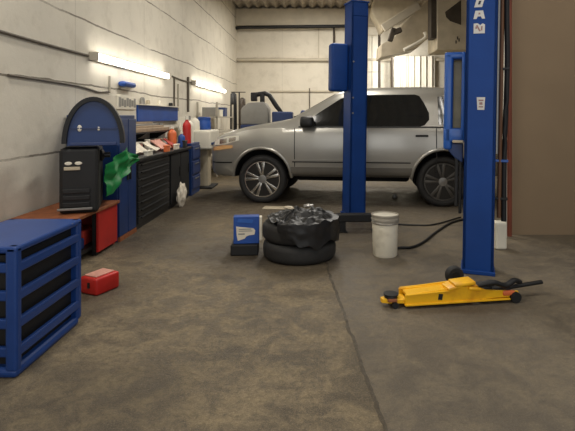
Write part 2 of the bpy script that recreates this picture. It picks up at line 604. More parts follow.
BZ = 1.165
for far in (False, True):
    patch('front_door_window', 0.62, 1.50, tab((0.62, BZ), (1.5, BZ)), tab((0.62, 1.19), (0.86, 1.365), (1.18, 1.575), (1.3, 1.605), (1.5, 1.625)), 'glass_dark', far=far)
    patch('rear_door_window', 1.56, 2.47, tab((1.56, BZ), (2.36, BZ), (2.44, 1.20), (2.47, 1.26)), tab((1.56, 1.628), (2.28, 1.632), (2.36, 1.60), (2.47, 1.36)), 'glass_dark', far=far)
    patch('quarter_window', 2.60, 3.22, tab((2.6, 1.19), (3.0, BZ), (3.22, 1.19)), tab((2.6, 1.60), (3.05, 1.61), (3.22, 1.50)), 'glass_dark', far=far)
    patch('window_frame_trim', 0.56, 3.25, tab((0.56, 1.145), (3.25, 1.145)), tab((0.56, 1.163), (3.25, 1.163)), 'trim_black', off=0.011, nu=24, nz=1, far=far)
    patch('side_moulding', 0.47, 2.20, tab((0.47, 0.645), (2.2, 0.645)), tab((0.47, 0.672), (2.2, 0.672)), 'paint', off=0.018, nu=20, nz=2, far=far)
    patch('moulding_shadow_strip', 0.47, 2.20, tab((0.47, 0.627), (2.2, 0.627)), tab((0.47, 0.643), (2.2, 0.643)), 'trim_black', off=0.005, nu=20, nz=1, far=far)
    patch('sill_panel', 0.45, 2.22, tab((0.45, 0.42), (2.22, 0.42)), tab((0.45, 0.56), (2.22, 0.56)), 'sill', off=0.012, nu=20, nz=3, far=far)
    for du in (0.50, 1.53, 2.56):
        patch('door_gap', du, du + 0.012, tab((0, 0.46)), tab((0, 1.14)), 'trim_black', off=0.003, nu=1, nz=10, far=far)
    for hu in (1.33, 2.36):
        sg = 1 if far else -1
        h = bmesh.new()
        w = side_w(hu, 1.03)
        add_box(h, (hu - 0.09, sg * (w + 0.012) - 0.016 + OFF, 1.015), (hu + 0.09, sg * (w + 0.012) + 0.016 + OFF, 1.045), 0.008)
        obj('door_handle', h, 'trim_black' if hu > 2 else 'paint', car, smooth=True)
    # headlight and turn signal wrap round the corner
    patch('headlight', -0.70, -0.34, tab((-0.70, 0.86), (-0.5, 0.885), (-0.34, 0.945)), tab((-0.70, 0.935), (-0.5, 1.005), (-0.34, 1.02)), 'lens', off=0.014, nu=12, nz=6, far=far)
    hl = [o for o in car.children if o.name.startswith('headlight')][-1]
    patch('reflector_bowl', -0.60, -0.50, tab((-0.60, 0.885), (-0.50, 0.905)), tab((-0.60, 0.955), (-0.50, 0.975)), 'alloy', off=0.019, nu=6, nz=5, far=far, parent=hl)
    patch('reflector_bowl', -0.47, -0.38, tab((-0.47, 0.915), (-0.38, 0.945)), tab((-0.47, 0.985), (-0.38, 1.0)), 'alloy', off=0.019, nu=6, nz=5, far=far, parent=hl)
    patch('turn_signal', -0.75, -0.42, tab((-0.75, 0.765), (-0.42, 0.83)), tab((-0.75, 0.825), (-0.55, 0.868), (-0.42, 0.872)), 'amber', off=0.014, nu=10, nz=4, far=far)
    patch('bumper_groove', -0.73, -0.43, tab((-0.73, 0.585), (-0.43, 0.60)), tab((-0.73, 0.605), (-0.43, 0.618)), 'trim_black', off=0.004, nu=8, nz=1, far=far)
    # mirror
    mr = bmesh.new()
    sg = 1 if far else -1
    add_box(mr, (0.60, sg * 0.985 - 0.075 + OFF, 1.145), (0.80, sg * 0.985 + 0.075 + OFF, 1.31), 0.045, seg=3)
    add_box(mr, (0.66, sg * 0.90 - 0.05 + OFF, 1.15), (0.80, sg * 0.90 + 0.05 + OFF, 1.20), 0.01)
    obj('door_mirror', mr, 'trim_black', car, smooth=True, angle=60)
    # wheel-arch lip
    for wx in (0.0, WB):
        ar = bmesh.new()
        pts = []
        for i in range(25):
            a = R(2 + 176 * i / 24)
            uu, zz = wx + 0.452 * math.cos(a), 0.385 + 0.452 * math.sin(a)
            pts.append((uu, sg * (side_w(uu, max(zz, 0.42)) - 0.004) + OFF, zz))
        add_tube(ar, pts, 0.024, 8)
        obj('wheel_arch_lip', ar, 'paint', car, smooth=True, angle=80)

# windshield, lying on the sloping front of the greenhouse
bm = bmesh.new()
rows = []
for i in range(9):
    u = 0.44 + 0.64 * i / 8
    s = section(u)
    ws, zr, zc = s[-3][0] * 0.98, s[-3][1], s[-1][1]
    rows.append([(u - 0.006, t * ws + OFF, zc - (zc - zr) * abs(t) ** 2 + 0.008) for t in [k / 6 - 1 for k in range(13)]])
for d in (0.0, -0.012):
    g = [[bm.verts.new((x, y, z + d)) for x, y, z in r] for r in rows]
    for i in range(8):
        for k in range(12):
            bm.faces.new((g[i][k], g[i + 1][k], g[i + 1][k + 1], g[i][k + 1]))
obj('windshield', bm, 'glass_dark', car, smooth=True)
# grille and plate on the nose
boxpart('grille', (-0.925, OFF - 0.36, 0.66), (-0.88, OFF + 0.36, 0.80), 'trim_black', car, 0.02)
boxpart('number_plate', (-0.93, OFF - 0.26, 0.50), (-0.89, OFF + 0.26, 0.60), 'white_plastic', car, 0.006)
# tailgate glass, tail lights
boxpart('tail_light', (3.46, OFF - 0.86, 0.86), (3.61, OFF - 0.70, 1.10), 'red', car, 0.03)
boxpart('tail_light', (3.46, OFF + 0.70, 0.86), (3.61, OFF + 0.86, 1.10), 'red', car, 0.03)
boxpart('rear_window', (3.43, OFF - 0.58, 1.18), (3.57, OFF + 0.58, 1.52), 'glass_dark', car, 0.03)
# running gear under the floor
ug = bmesh.new()
add_box(ug, (0.46, 0.45, 0.30), (2.22, 2 * HW - 0.45, 0.42), 0.05)
add_cyl(ug, (WB, 0.2, 0.36), (WB, 2 * HW - 0.2, 0.36), 0.05)
add_cyl(ug, (0, 0.2, 0.36), (0, 2 * HW - 0.2, 0.36), 0.05)
obj('underbody', ug, 'liner', car)


def wheel(wx, y_out, sgn, am='alloy'):
    """sgn=-1: outer face towards -y"""
    t = bmesh.new()
    wdt = 0.225
    prof = [(0.268, 0.02), (0.285, -0.004), (0.325, -0.010), (0.352, 0.006), (0.368, 0.03), (TR, 0.06), (TR, wdt - 0.06), (0.368, wdt - 0.03), (0.352, wdt - 0.006), (0.325, wdt + 0.01), (0.285, wdt + 0.004), (0.268, wdt - 0.02)]
    add_lathe(t, [(r, -sgn * h) for r, h in prof], 56, 'y', closed=True)
    for v in t.verts:
        if v.co.z < -TR + 0.012:
            v.co.z = -TR + 0.012
    w = obj('wheel', t, 'tire', car, loc=(wx, y_out, TR - 0.012), smooth=True, angle=50)
    b = bmesh.new()
    add_lathe(b, [(0.268, -sgn * 0.02), (0.25, -sgn * 0.03), (0.24, -sgn * 0.085), (0.10, -sgn * 0.095), (0.0, -sgn * 0.095)], 48, 'y')
    obj('rim_barrel', b, 'alloy_dark', w, smooth=True)
    s = bmesh.new()
    lip = [(0.275, 0.018), (0.272, 0.004), (0.258, 0.004), (0.252, 0.03), (0.262, 0.034)]
    add_lathe(s, [(r, -sgn * h) for r, h in lip], 48, 'y', closed=True)
    for k in range(5):
        a0 = R(90 + 72 * k + 8)
        for da in (-0.19, 0.19):
            a = a0 + da
            p1 = Vector((math.cos(a) * 0.262, 0, math.sin(a) * 0.262))
            a2 = a0 + da * 0.8
            p0 = Vector((math.cos(a2) * 0.055, 0, math.sin(a2) * 0.055))
            d = (p1 - p0)
            nrm = Vector((-d.z, 0, d.x)).normalized()
            poly = [p0 + nrm * 0.015, p1 + nrm * 0.024, p1 - nrm * 0.024, p0 - nrm * 0.015]
            add_prism(s, [(q.x, q.z) for q in poly], 'y', -sgn * 0.012, -sgn * 0.045, 0.005)
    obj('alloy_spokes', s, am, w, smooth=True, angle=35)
    c = bmesh.new()
    add_lathe(c, [(0.0, -sgn * 0.004), (0.03, -sgn * 0.004), (0.062, -sgn * 0.012), (0.068, -sgn * 0.05), (0.0, -sgn * 0.05)], 24, 'y')
    for k in range(5):
        a = R(54 + 72 * k)
        add_cyl(c, (0.045 * math.cos(a), -sgn * 0.0, 0.045 * math.sin(a)), (0.045 * math.cos(a), -sgn * 0.02, 0.045 * math.sin(a)), 0.009, seg=8)
    obj('hub_cap', c, 'steel', w, smooth=True)
    return w


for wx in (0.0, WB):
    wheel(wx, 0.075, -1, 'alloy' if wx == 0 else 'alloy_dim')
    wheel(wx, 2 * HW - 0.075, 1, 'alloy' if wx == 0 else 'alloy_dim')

# ------------------------------------------------------------------ lift posts
LIFT = R(19.6)   # local -y looks along the line from the far post to the near one


def lift_post(label, loc, rz, h, w, d, carriage, flip):
    t = thing('lift_post', label, 'car lift', loc, rz, )
    bm = bmesh.new()
    th = 0.03
    s = 1 if flip else -1     # closed back on the s side... open channel faces away from it
    # C channel: web + two side flanges + lips
    add_box(bm, (-w / 2, -d / 2, 0.03), (w / 2, -d / 2 + th, h), 0.006)
    add_box(bm, (-w / 2, -d / 2, 0.03), (-w / 2 + th, d / 2, h), 0.006)
    add_box(bm, (w / 2 - th, -d / 2, 0.03), (w / 2, d / 2, h), 0.006)
    add_box(bm, (-w / 2, d / 2 - th, 0.03), (-w / 2 + 0.08, d / 2, h), 0.006)
    add_box(bm, (w / 2 - 0.08, d / 2 - th, 0.03), (w / 2, d / 2, h), 0.006)
    add_box(bm, (-w / 2 - 0.01, -d / 2 - 0.01, h), (w / 2 + 0.01, d / 2 + 0.01, h + 0.02), 0.004)
    obj('column', bm, 'lift_blue', t)
    bm = bmesh.new()
    add_box(bm, (-w / 2 - 0.012, -d / 2 - 0.012, 0), (w / 2 + 0.012, d / 2 + 0.03, 0.035), 0.006)
    obj('base_plate', bm, 'lift_blue', t)
    for sx in (-1, 1):
        for sy in (-1, 1):
            b2 = bmesh.new()
            add_cyl(b2, (sx * (w / 2 - 0.02), sy * (d / 2) - 0.004, 0.03), (sx * (w / 2 - 0.02), sy * (d / 2) - 0.004, 0.06), 0.013, seg=6)
    return t


# far post: seen on its closed side
lp = lift_post('tall blue lift post standing before the middle of the silver minivan', (0.512, 6.37, 0), LIFT, 2.80, 0.232, 0.25, None, False)
cg = bmesh.new()
add_box(cg, (-0.36, -0.06, 1.63), (-0.125, 0.10, 2.26), 0.035, seg=3)
obj('carriage', cg, 'lift_blue', lp, smooth=True)
cw = bmesh.new()
add_box(cw, (-0.10, -0.135, 2.62), (0.11, -0.124, 2.72), 0.004)
obj('top_cover', cw, 'lift_blue', lp)
for k, zz in enumerate((1.35, 1.55, 2.02)):
    b2 = bmesh.new()
    add_cyl(b2, (-0.09, -0.124, zz), (-0.09, -0.134, zz), 0.012, seg=10)
    obj('bolt_head', b2, 'steel', lp)

# near post: broad flat back towards the viewer
NP = Vector((1.378, 4.07, 0))
rp = lift_post('tall blue lift post beside the yellow jack, with white decals near its top', NP, R(-18), 2.85, 0.246, 0.24, None, False)
YF = -0.12   # front (web) plane in local coordinates
cg = bmesh.new()
# hollow carriage frame on the flank of the post, its window open
x0, x1 = -0.30, -0.135
zlo, zhi = 0.98, 1.86
yb, yf = 0.02, 0.20
add_box(cg, (x0, yb, zlo + 0.03), (x0 + 0.075, yf, zhi), 0.025, seg=3)
add_box(cg, (x1 - 0.02, yb, zlo + 0.1), (x1 + 0.01, yf, zhi), 0.008)
add_box(cg, (x0, yb, zhi - 0.06), (x1 + 0.01, yf, zhi), 0.02, seg=3)
add_box(cg, (x0, yb, 1.08), (x1 + 0.01, yf, 1.20), 0.012)
obj('carriage', cg, 'bright_blue', rp, smooth=True)
cg = bmesh.new()
add_prism(cg, [(x0 + 0.02, 1.07), (x1, 1.07), (x1, 0.90), (x0 + 0.10, 0.94), (x0 + 0.045, 1.0)], 'y', yb + 0.02, yf - 0.02, 0.008)
obj('carriage_foot', cg, 'tool_blue', rp)
boxpart('inner_plate', (x0 + 0.07, yf - 0.03, 1.19), (x1 - 0.015, yf - 0.01, zhi - 0.05), 'label_yellow', rp)
boxpart('lock_handle', (x0 + 0.08, yb - 0.045, 1.075), (x1 + 0.005, yb - 0.01, 1.10), 'beige', rp, 0.006)
bm = bmesh.new()
add_box(bm, (x0 + 0.10, 0.05, 0.52), (x0 + 0.13, 0.09, 0.94), 0.006)
add_box(bm, (x1 - 0.03, 0.05, 0.46), (x1 - 0.005, 0.09, 0.94), 0.006)
obj('lock_rod', bm, 'dark_steel', rp)


def decal(parent, name, polys, m, z, x=0.0, d=0.003, y=YF):
    bm = bmesh.new()
    for p in polys:
        add_prism(bm, [(x + a, z + b) for a, b in p], 'y', y, y - d)
    return obj(name, bm, m, parent)


u = 0.0083   # metres per photo pixel at this post
# marks, top to bottom: a slanted O, an A shape, a patterned square with a broken corner
decal(rp, 'letter_decal', [[(-5.0, -3.6), (1.6, -3.6), (4.4, 4.4), (-2.6, 4.4)]][0:0] + [[(-.040, -.032), (.022, -.032), (.040, .036), (-.022, .036)]], 'decal_white', 2.236, -0.022)
decal(rp, 'letter_decal_opening', [[(-.012, -.010), (.006, -.010), (.016, .020), (-.002, .020)]], 'decal_dark', 2.236, -0.022, 0.004)
decal(rp, 'letter_decal', [[(-.045, -.034), (-.020, -.034), (-.012, -.014), (.014, -.014), (.022, -.034), (.046, -.034), (.030, .034), (-.030, .034)]], 'decal_white', 2.142, -0.022)
decal(rp, 'letter_decal_opening', [[(-.008, .002), (.010, .002), (.008, .016), (-.004, .016)]], 'decal_brown', 2.142, -0.022, 0.004)
decal(rp, 'letter_decal', [[(-.044, -.042), (.044, -.042), (.044, .030), (.026, .040), (.008, .026), (-.014, .042), (-.044, .040)]], 'decal_white', 2.030, -0.020)
decal(rp, 'letter_decal_stroke', [[(-.026, .024), (-.014, .028), (.012, -.022), (.0, -.026)], [(.012, -.02), (.024, -.018), (.026, .018), (.014, .016)], [(-.03, -.004), (-.018, -.004), (-.018, .014), (-.03, .016)]], 'decal_brown', 2.030, -0.020, 0.004)
lab = decal(rp, 'warning_label', [[(-.026, -.052), (.028, -.052), (.033, .052), (-.033, .052)]], 'decal_white', 1.411, 0.002)
decal(rp, 'warning_label_print', [[(-.018, .020), (.020, .020), (.020, .032), (-.018, .032)], [(-.012, -.010), (.014, -.010), (.012, .012), (-.012, .010)], [(-.016, -.032), (.018, -.032), (.018, -.022), (-.016, -.022)]], 'decal_brown', 1.411, 0.002, 0.004)
for p_ in (lp, rp):
    p_.rotation_euler.y = R(0.9)      # both posts stand slightly out of plumb
# hoses and pipes clipped on the post's outer flank
bm = bmesh.new()
add_tube(bm, [(0.165, 0.06, 0.45), (0.165, 0.06, 2.8)], 0.017, 12)
obj('hydraulic_pipe', bm, 'pipe_brown', rp, smooth=True)
bm = bmesh.new()
add_tube(bm, smooth_path([(0.205, 0.07, 0.42), (0.20, 0.07, 1.0), (0.212, 0.07, 1.7), (0.20, 0.06, 2.2), (0.19, 0.04, 2.85)]), 0.022, 12)
obj('hydraulic_hose', bm, 'black', rp, smooth=True)
for zz in (0.6, 0.92, 1.7, 2.5):
    boxpart('hose_clip', (0.118, 0.045, zz), (0.232, 0.095, zz + 0.022), 'bright_blue' if zz == 0.92 else 'dark_steel', rp, 0.005)
bm = bmesh.new()
add_tube(bm, [(0.130, -0.09, 1.0), (0.130, -0.09, 2.84)], 0.012, 10)
obj('edge_cable', bm, 'steel', rp, smooth=True)

# black low support in front of the far post
ls = thing('lift_arm_stand', 'low black steel bar on legs in front of the far blue lift post', 'stand', (0.43, 5.45, 0), R(3))
bm = bmesh.new()
add_box(bm, (-0.215, -0.05, 0.115), (0.30, 0.05, 0.205), 0.012)
obj('crossbar', bm, 'black', ls)
for xx in (-0.12, 0.26):
    bm = bmesh.new()
    add_box(bm, (xx - 0.035, -0.04, 0.012), (xx + 0.035, 0.04, 0.12), 0.006)
    add_box(bm, (xx - 0.05, -0.06, 0), (xx + 0.05, 0.06, 0.014), 0.004)
    obj('leg', bm, 'black', ls)
bm = bmesh.new()
add_prism(bm, [(-0.33, 0.07), (-0.20, 0.125), (-0.20, 0.19), (-0.27, 0.15)], 'y', -0.04, 0.04, 0.006)
obj('pad_bracket', bm, 'black', ls)

# ------------------------------------------------------------------ bucket
bl = fl(385, 255.0)
bk = thing('plastic_bucket', 'white plastic bucket with grey rim standing by the far lift post', 'bucket', bl)
bm = bmesh.new()
add_lathe(bm, [(0, 0), (0.108, 0), (0.114, 0.008), (0.121, 0.30), (0.121, 0.302)], 40)
obj('pail', bm, 'bucket_white', bk, smooth=True)
bm = bmesh.new()
add_lathe(bm, [(0.119, 0.300), (0.126, 0.302), (0.128, 0.315), (0.123, 0.318), (0.124, 0.335), (0.129, 0.337), (0.129, 0.352), (0.124, 0.355), (0.125, 0.372), (0.130, 0.376), (0.130, 0.388), (0.120, 0.389), (0.112, 0.30)], 40)
obj('rim_band', bm, 'bucket_rim', bk, smooth=True, angle=30)
bm = bmesh.new()
add_lathe(bm, [(0, 0.368), (0.118, 0.368), (0.118, 0.378), (0, 0.378)], 40)
obj('lid', bm, 'white_plastic', bk)
bm = bmesh.new()
add_tube(bm, smooth_path([(-0.132, 0, 0.35), (-0.10, -0.095, 0.325), (0, -0.136, 0.31), (0.10, -0.095, 0.325), (0.132, 0, 0.35)]), 0.003, 6)
obj('wire_handle', bm, 'steel', bk, smooth=True)

# black hoses on the floor
bm = bmesh.new()
pts = [fl(388, 250), fl(402, 249), fl(412, 248.5), fl(424, 243), fl(438, 232), fl(452, 223.5), fl(466, 220)]
add_tube(bm, smooth_path([p + Vector((0, 0, 0.014)) for p in pts]), 0.013, 8)
tag(obj('air_hose', bm, 'black', smooth=True), 'black hose curving over the floor from behind the white bucket', 'hose')
bm = bmesh.new()
pts = [fl(398, 226), fl(415, 227), fl(430, 227), fl(441, 225), fl(448, 223), fl(462, 218.8)]
add_tube(bm, smooth_path([p + Vector((0.0, 0.05, 0.012)) for p in pts]), 0.009, 8)
tag(obj('power_cable', bm, 'black', smooth=True), 'thin black cable lying straight on the floor behind the curving hose', 'cable')
cp = fl(394.5, 198)
bm = bmesh.new()
add_lathe(bm, [(0, 0), (0.035, 0), (0.04, 0.01), (0.036, 0.05), (0.02, 0.065), (0, 0.07)], 20)
tag(obj('oil_cup', bm, 'steel', loc=cp, smooth=True), 'small shiny metal cup on the floor under the silver minivan', 'cup')
# pad under the front wheel
bm = bmesh.new()
pd = fl(276, 206.5)
add_box(bm, (-0.17, -0.10, 0), (0.17, 0.10, 0.012), 0.004)
tag(obj('cardboard_pad', bm, 'beige', loc=(pd.x, pd.y - 0.13, 0), rot=(0, 0, R(-5))), 'flat pale card on the floor under the front wheel of the minivan', 'cardboard')

# ------------------------------------------------------------------ tire with rubbish bag, carton, black box
TC = Vector((-0.145, 4.50, 0))
TIRE = [(0.20, 0.014), (0.29, 0.0), (0.318, 0.008), (0.334, 0.028), (0.340, 0.055), (0.340, 0.110), (0.334, 0.137), (0.318, 0.157), (0.29, 0.165), (0.20, 0.151), (0.188, 0.13), (0.188, 0.035)]
bm = bmesh.new()
add_lathe(bm, TIRE, 64, closed=True)
tag(obj('loose_tire', bm, 'tire', loc=TC, smooth=True, angle=60), 'lower black tire of two lying flat on the floor beside the blue carton', 'tire')
bm = bmesh.new()
add_lathe(bm, [(r * 0.985, h * 1.0) for r, h in TIRE], 64, closed=True)
tag(obj('loose_tire', bm, 'tire', loc=(TC.x - 0.012, TC.y + 0.015, 0.167), smooth=True, angle=60), 'upper black tire of the flat pair, half covered by a crumpled rubbish bag', 'tire')
# crumpled bag: heaped on the upper tire, spilling over its front right
NA, NT = 96, 40
top, low = [], []
bm = bmesh.new()
for ia in range(NA):
    a = 2 * math.pi * ia / NA
    spill = max(0.0, math.cos(a - R(-40))) ** 0.8
    spill = min(1.0, spill * 1.5)
    spill *= 0.80 + 0.35 * noise.noise(Vector((math.cos(a) * 3, math.sin(a) * 3, 9)))
    ra, rb = [], []
    for it in range(NT + 1):
        t = it / NT
        reach = 0.305 + 0.025 * noise.noise(Vector((math.cos(a) * 2, math.sin(a) * 2, 2)))
        flat = reach * min(1, t / 0.7) if spill > 0.25 else reach * t
        z = 0.345 + 0.095 * (1 - (flat / 0.34) ** 2) * (0.8 + 0.8 * noise.noise(Vector((flat * math.cos(a) * 5, flat * math.sin(a) * 5, 1.5))))
        ca, sa = math.cos(a), math.sin(a)
        cr = abs(noise.noise(Vector((flat * ca * 10, flat * sa * 10, 3.0)))) + 0.5 * abs(noise.noise(Vector((flat * ca * 21, flat * sa * 21, 6.0))))
        z += 0.045 * cr
        z = max(z, 0.342)
        rad = flat
        if spill > 0.25 and t > 0.7:
            u_ = (t - 0.7) / 0.3
            over = min(1.0, u_ / 0.35)
            rad = reach + (0.366 - reach) * over + 0.02 * abs(noise.noise(Vector((a * 6, u_ * 4, 2)))) * over
            z = z * (1 - max(0, u_ - 0.35) / 0.65) + (0.345 - 0.20 * spill) * max(0, u_ - 0.35) / 0.65
        p = Vector((rad * ca, rad * sa, z))
        ra.append(p)
        rb.append(Vector((max(rad - 0.006, 0) * ca, max(rad - 0.006, 0) * sa, z - 0.004)))
    top.append(ra)
    low.append(rb)
for lay in (top, low):
    V = [[bm.verts.new(p) for p in r] for r in lay]
    for ia in range(NA):
        ja = (ia + 1) % NA
        for it in range(NT):
            bm.faces.new((V[ia][it], V[ja][it], V[ja][it + 1], V[ia][it + 1]))
bmesh.ops.remove_doubles(bm, verts=bm.verts, dist=1e-5)
tag(obj('rubbish_bag', bm, 'bag', loc=(TC.x, TC.y, 0.0), smooth=True, angle=32), 'crumpled shiny black plastic bag heaped on the upper flat tire', 'bag')
for k, (dx, dy, dz, m, lb) in enumerate(((-0.09, -0.10, 0.475, 'beige', 'pale crumpled scrap lying on the black rubbish bag, nearer the blue carton'), (0.08, -0.08, 0.49, 'steel', 'small grey scrap lying on the black rubbish bag, nearer the lift post'))):
    bm = bmesh.new()
    bmesh.ops.create_icosphere(bm, subdivisions=3, radius=0.032)
    for v in bm.verts:
        v.co = Vector((v.co.x * 1.5, v.co.y, v.co.z * 0.45)) * (1 + 0.5 * noise.noise(v.co * 40 + Vector((k, 0, 0))))
    tag(obj('scrap', bm, m, loc=(TC.x + dx, TC.y + dy, dz - 0.005), smooth=True, angle=20), lb, 'scrap')

bx = fl(249, 256.0)
bb = tag(boxpart('plastic_tub', (-0.135, -0.10, 0), (0.125, 0.10, 0.105), 'black', None, 0.012, loc=(bx.x - 0.045, bx.y + 0.10, 0), rot=(0, 0, R(4))), 'low black box under the blue carton next to the flat tire', 'box')
ct = thing('oil_carton', 'blue carton with white label, on a black box next to the tire', 'carton', (bx.x - 0.03, bx.y + 0.08, 0.106), R(7))
bm = bmesh.new()
add_box(bm, (-0.125, -0.05, 0), (0.115, 0.06, 0.255), 0.006)
obj('box_body', bm, 'panel_blue', ct)
bm = bmesh.new()
add_prism(bm, [(-0.10, 0.165), (0.06, 0.145), (0.078, 0.125), (0.07, 0.085), (0.02, 0.08), (-0.005, 0.07), (-0.02, 0.05), (-0.085, 0.03), (-0.095, 0.08)], 'y', -0.05, -0.053)
obj('label_patch', bm, 'paper', ct)
bm = bmesh.new()
for a, b in (((-0.075, 0.135), (0.04, 0.143)), ((-0.075, 0.118), (0.05, 0.125)), ((-0.08, 0.088), (-0.02, 0.1))):
    add_box(bm, (a[0], -0.0545, a[1]), (b[0], -0.0525, b[1]))
obj('label_print', bm, 'grey_body', ct)
bm = bmesh.new()
add_prism(bm, [(-0.09, 0.205), (0.05, 0.19), (0.06, 0.225), (-0.08, 0.238)], 'y', -0.05, -0.0525)
obj('pale_band', bm, 'bright_blue', ct)
bm = bmesh.new()
add_box(bm, (0.118, -0.056, 0.028), (0.142, 0.03, 0.25), 0.006)
obj('end_flap', bm, 'white_plastic', ct)

# ------------------------------------------------------------------ yellow floor jack
J0, J1 = Vector((0.452, 3.295, 0)), Vector((1.50, 3.46, 0))
JA = math.atan2(J1.y - J0.y, J1.x - J0.x)
jk = thing('floor_jack', 'long yellow floor jack on the concrete at the foot of a lift post', 'jack', J0, JA)
# local x from the nose to the handle end, y to the back
for sy in (-0.065, 0.065):
    bm = bmesh.new()
    out = [(0.15, 0.030), (0.64, 0.035), (0.80, 0.05), (0.98, 0.05), (0.98, 0.095), (0.74, 0.115), (0.66, 0.165), (0.56, 0.160), (0.46, 0.150), (0.16, 0.124), (0.15, 0.115)]
    add_prism(bm, out, 'y', sy - 0.008, sy + 0.008, 0.003)
    # folded flanges top and bottom
    add_box(bm, (0.15, sy - 0.018, 0.026), (0.95, sy + 0.018, 0.042), 0.003)
    add_box(bm, (0.16, sy - 0.018, 0.120), (0.48, sy + 0.018, 0.132), 0.003, rot=Matrix.Rotation(-0.055, 3, 'Y'))
    obj('side_plate', bm, 'yellow', jk)
bm = bmesh.new()
add_box(bm, (0.385, -0.078, 0.062), (0.415, -0.072, 0.112), 0.002, rot=Matrix.Rotation(0.15, 3, 'Y'))
obj('slot', bm, 'black', jk)
bm = bmesh.new()
add_prism(bm, [(0.17, 0.112), (0.46, 0.136), (0.54, 0.175), (0.64, 0.188), (0.64, 0.160), (0.55, 0.145), (0.46, 0.11), (0.17, 0.092)], 'y', -0.055, 0.055, 0.004)
obj('lift_arm', bm, 'yellow', jk)
bm = bmesh.new()
add_box(bm, (0.50, -0.088, 0.168), (0.655, 0.03, 0.200), 0.010, rot=Matrix.Rotation(-0.10, 3, 'Y'))
add_box(bm, (0.45, -0.086, 0.142), (0.56, 0.02, 0.172), 0.010, rot=Matrix.Rotation(-0.25, 3, 'Y'))
add_box(bm, (0.60, -0.090, 0.120), (0.70, 0.0, 0.158), 0.016, rot=Matrix.Rotation(0.2, 3, 'Y'))
obj('arm_bracket', bm, 'yellow', jk, smooth=True)
bm = bmesh.new()
add_prism(bm, [(0.0, -0.018), (0.03, -0.03), (0.17, -0.055), (0.17, 0.055), (0.03, 0.03), (0.0, 0.018)], 'z', 0.035, 0.075, 0.006)
obj('nose_fork', bm, 'yellow', jk)
bm = bmesh.new()
add_cyl(bm, (0.072, 0, 0.07), (0.072, 0, 0.10), 0.048, 0.042, 20)
add_cyl(bm, (0.072, 0, 0.098), (0.072, 0, 0.108), 0.052, 0.052, 20)
obj('saddle', bm, 'dark_steel', jk)
bm = bmesh.new()
add_box(bm, (0.035, -0.060, 0.055), (0.10, -0.035, 0.080), 0.006)
obj('pivot_block', bm, 'plank', jk)
for sy in (-0.05, 0.05):
    bm = bmesh.new()
    add_cyl(bm, (0.085, sy - 0.012, 0.022), (0.085, sy + 0.012, 0.022), 0.022, seg=24)
    obj('front_wheel', bm, 'black', jk, smooth=True)
# power unit and handle socket
bm = bmesh.new()
add_cyl(bm, (0.70, 0, 0.085), (0.93, 0, 0.085), 0.055, seg=24)
add_box(bm, (0.69, -0.055, 0.05), (0.80, 0.055, 0.150), 0.02)
add_cyl(bm, (0.78, -0.05, 0.15), (0.78, -0.05, 0.19), 0.025, seg=16)
obj('power_unit', bm, 'dark_steel', jk, smooth=True)
bm = bmesh.new()
add_tube(bm, smooth_path([(0.68, -0.06, 0.16), (0.78, -0.085, 0.19), (0.88, -0.07, 0.15), (0.96, -0.05, 0.18), (1.02, -0.02, 0.15)]), 0.022, 10)
obj('rubber_sleeve', bm, 'black', jk, smooth=True)
bm = bmesh.new()
add_cyl(bm, (0.88, 0, 0.09), (1.22, 0.02, 0.12), 0.018, seg=16)
obj('handle', bm, 'dark_steel', jk, smooth=True)
for sy in (-0.08, 0.08):
    bm = bmesh.new()
    add_cyl(bm, (0.95, sy - 0.018, 0.038), (0.95, sy + 0.018, 0.038), 0.038, seg=24)
    obj('rear_caster', bm, 'black', jk, smooth=True)
bm = bmesh.new()
add_box(bm, (0.86, -0.085, 0.05), (0.95, -0.06, 0.085), 0.01)
obj('caster_bracket', bm, 'orange', jk)

for ch in jk.children:
    if 'wheel' not in ch.name and 'caster' not in ch.name:
        for v in ch.data.vertices:
            v.co.z *= 0.80

# rubber wheel at the post foot
bm = bmesh.new()
wl = fl(455, 285)
add_lathe(bm, [(0.03, -0.03), (0.062, -0.032), (0.07, -0.02), (0.07, 0.02), (0.062, 0.032), (0.03, 0.03)], 32, 'y', closed=True)
cl = thing('caster_wheel', 'black rubber wheel upright on the floor between the yellow jack and a lift post', 'wheel', (wl.x, wl.y + 0.02, 0.07), R(10))
obj('tread', bm, 'tire', cl, smooth=True)
bm = bmesh.new()
add_cyl(bm, (0, -0.036, 0), (0, 0.036, 0), 0.034, seg=20)
obj('hub', bm, 'dark_steel', cl, smooth=True)

# white block and pipe by the partition
wb = Vector((at(501, 250, 4.75).x, 4.75, 0))
tag(boxpart('plastic_canister', (-0.055, -0.06, 0), (0.06, 0.06, 0.27), 'white_plastic', None, 0.02, loc=(wb.x - 0.02, wb.y, 0)), 'white canister on the floor just behind the lift post with decals', 'canister')
bm = bmesh.new()
pp = at(504.5, 0, 5.18)
add_tube(bm, [(pp.x, 5.18, 0), (pp.x, 5.18, 4.9)], 0.026, 14)
tag(obj('drain_pipe', bm, 'white_plastic', smooth=True), 'white vertical pipe against the edge of the brown partition wall', 'pipe')
bm = bmesh.new()
add_tube(bm, [(pp.x + 0.075, 5.24, 0), (pp.x + 0.075, 5.24, 4.9)], 0.028, 14)
tag(obj('rusty_pipe', bm, 'rust', smooth=True), 'red-brown vertical pipe on the brown partition, next to the white pipe', 'pipe')

# ------------------------------------------------------------------ left side, front to back
FX = -2.03    # front plane of the furniture run
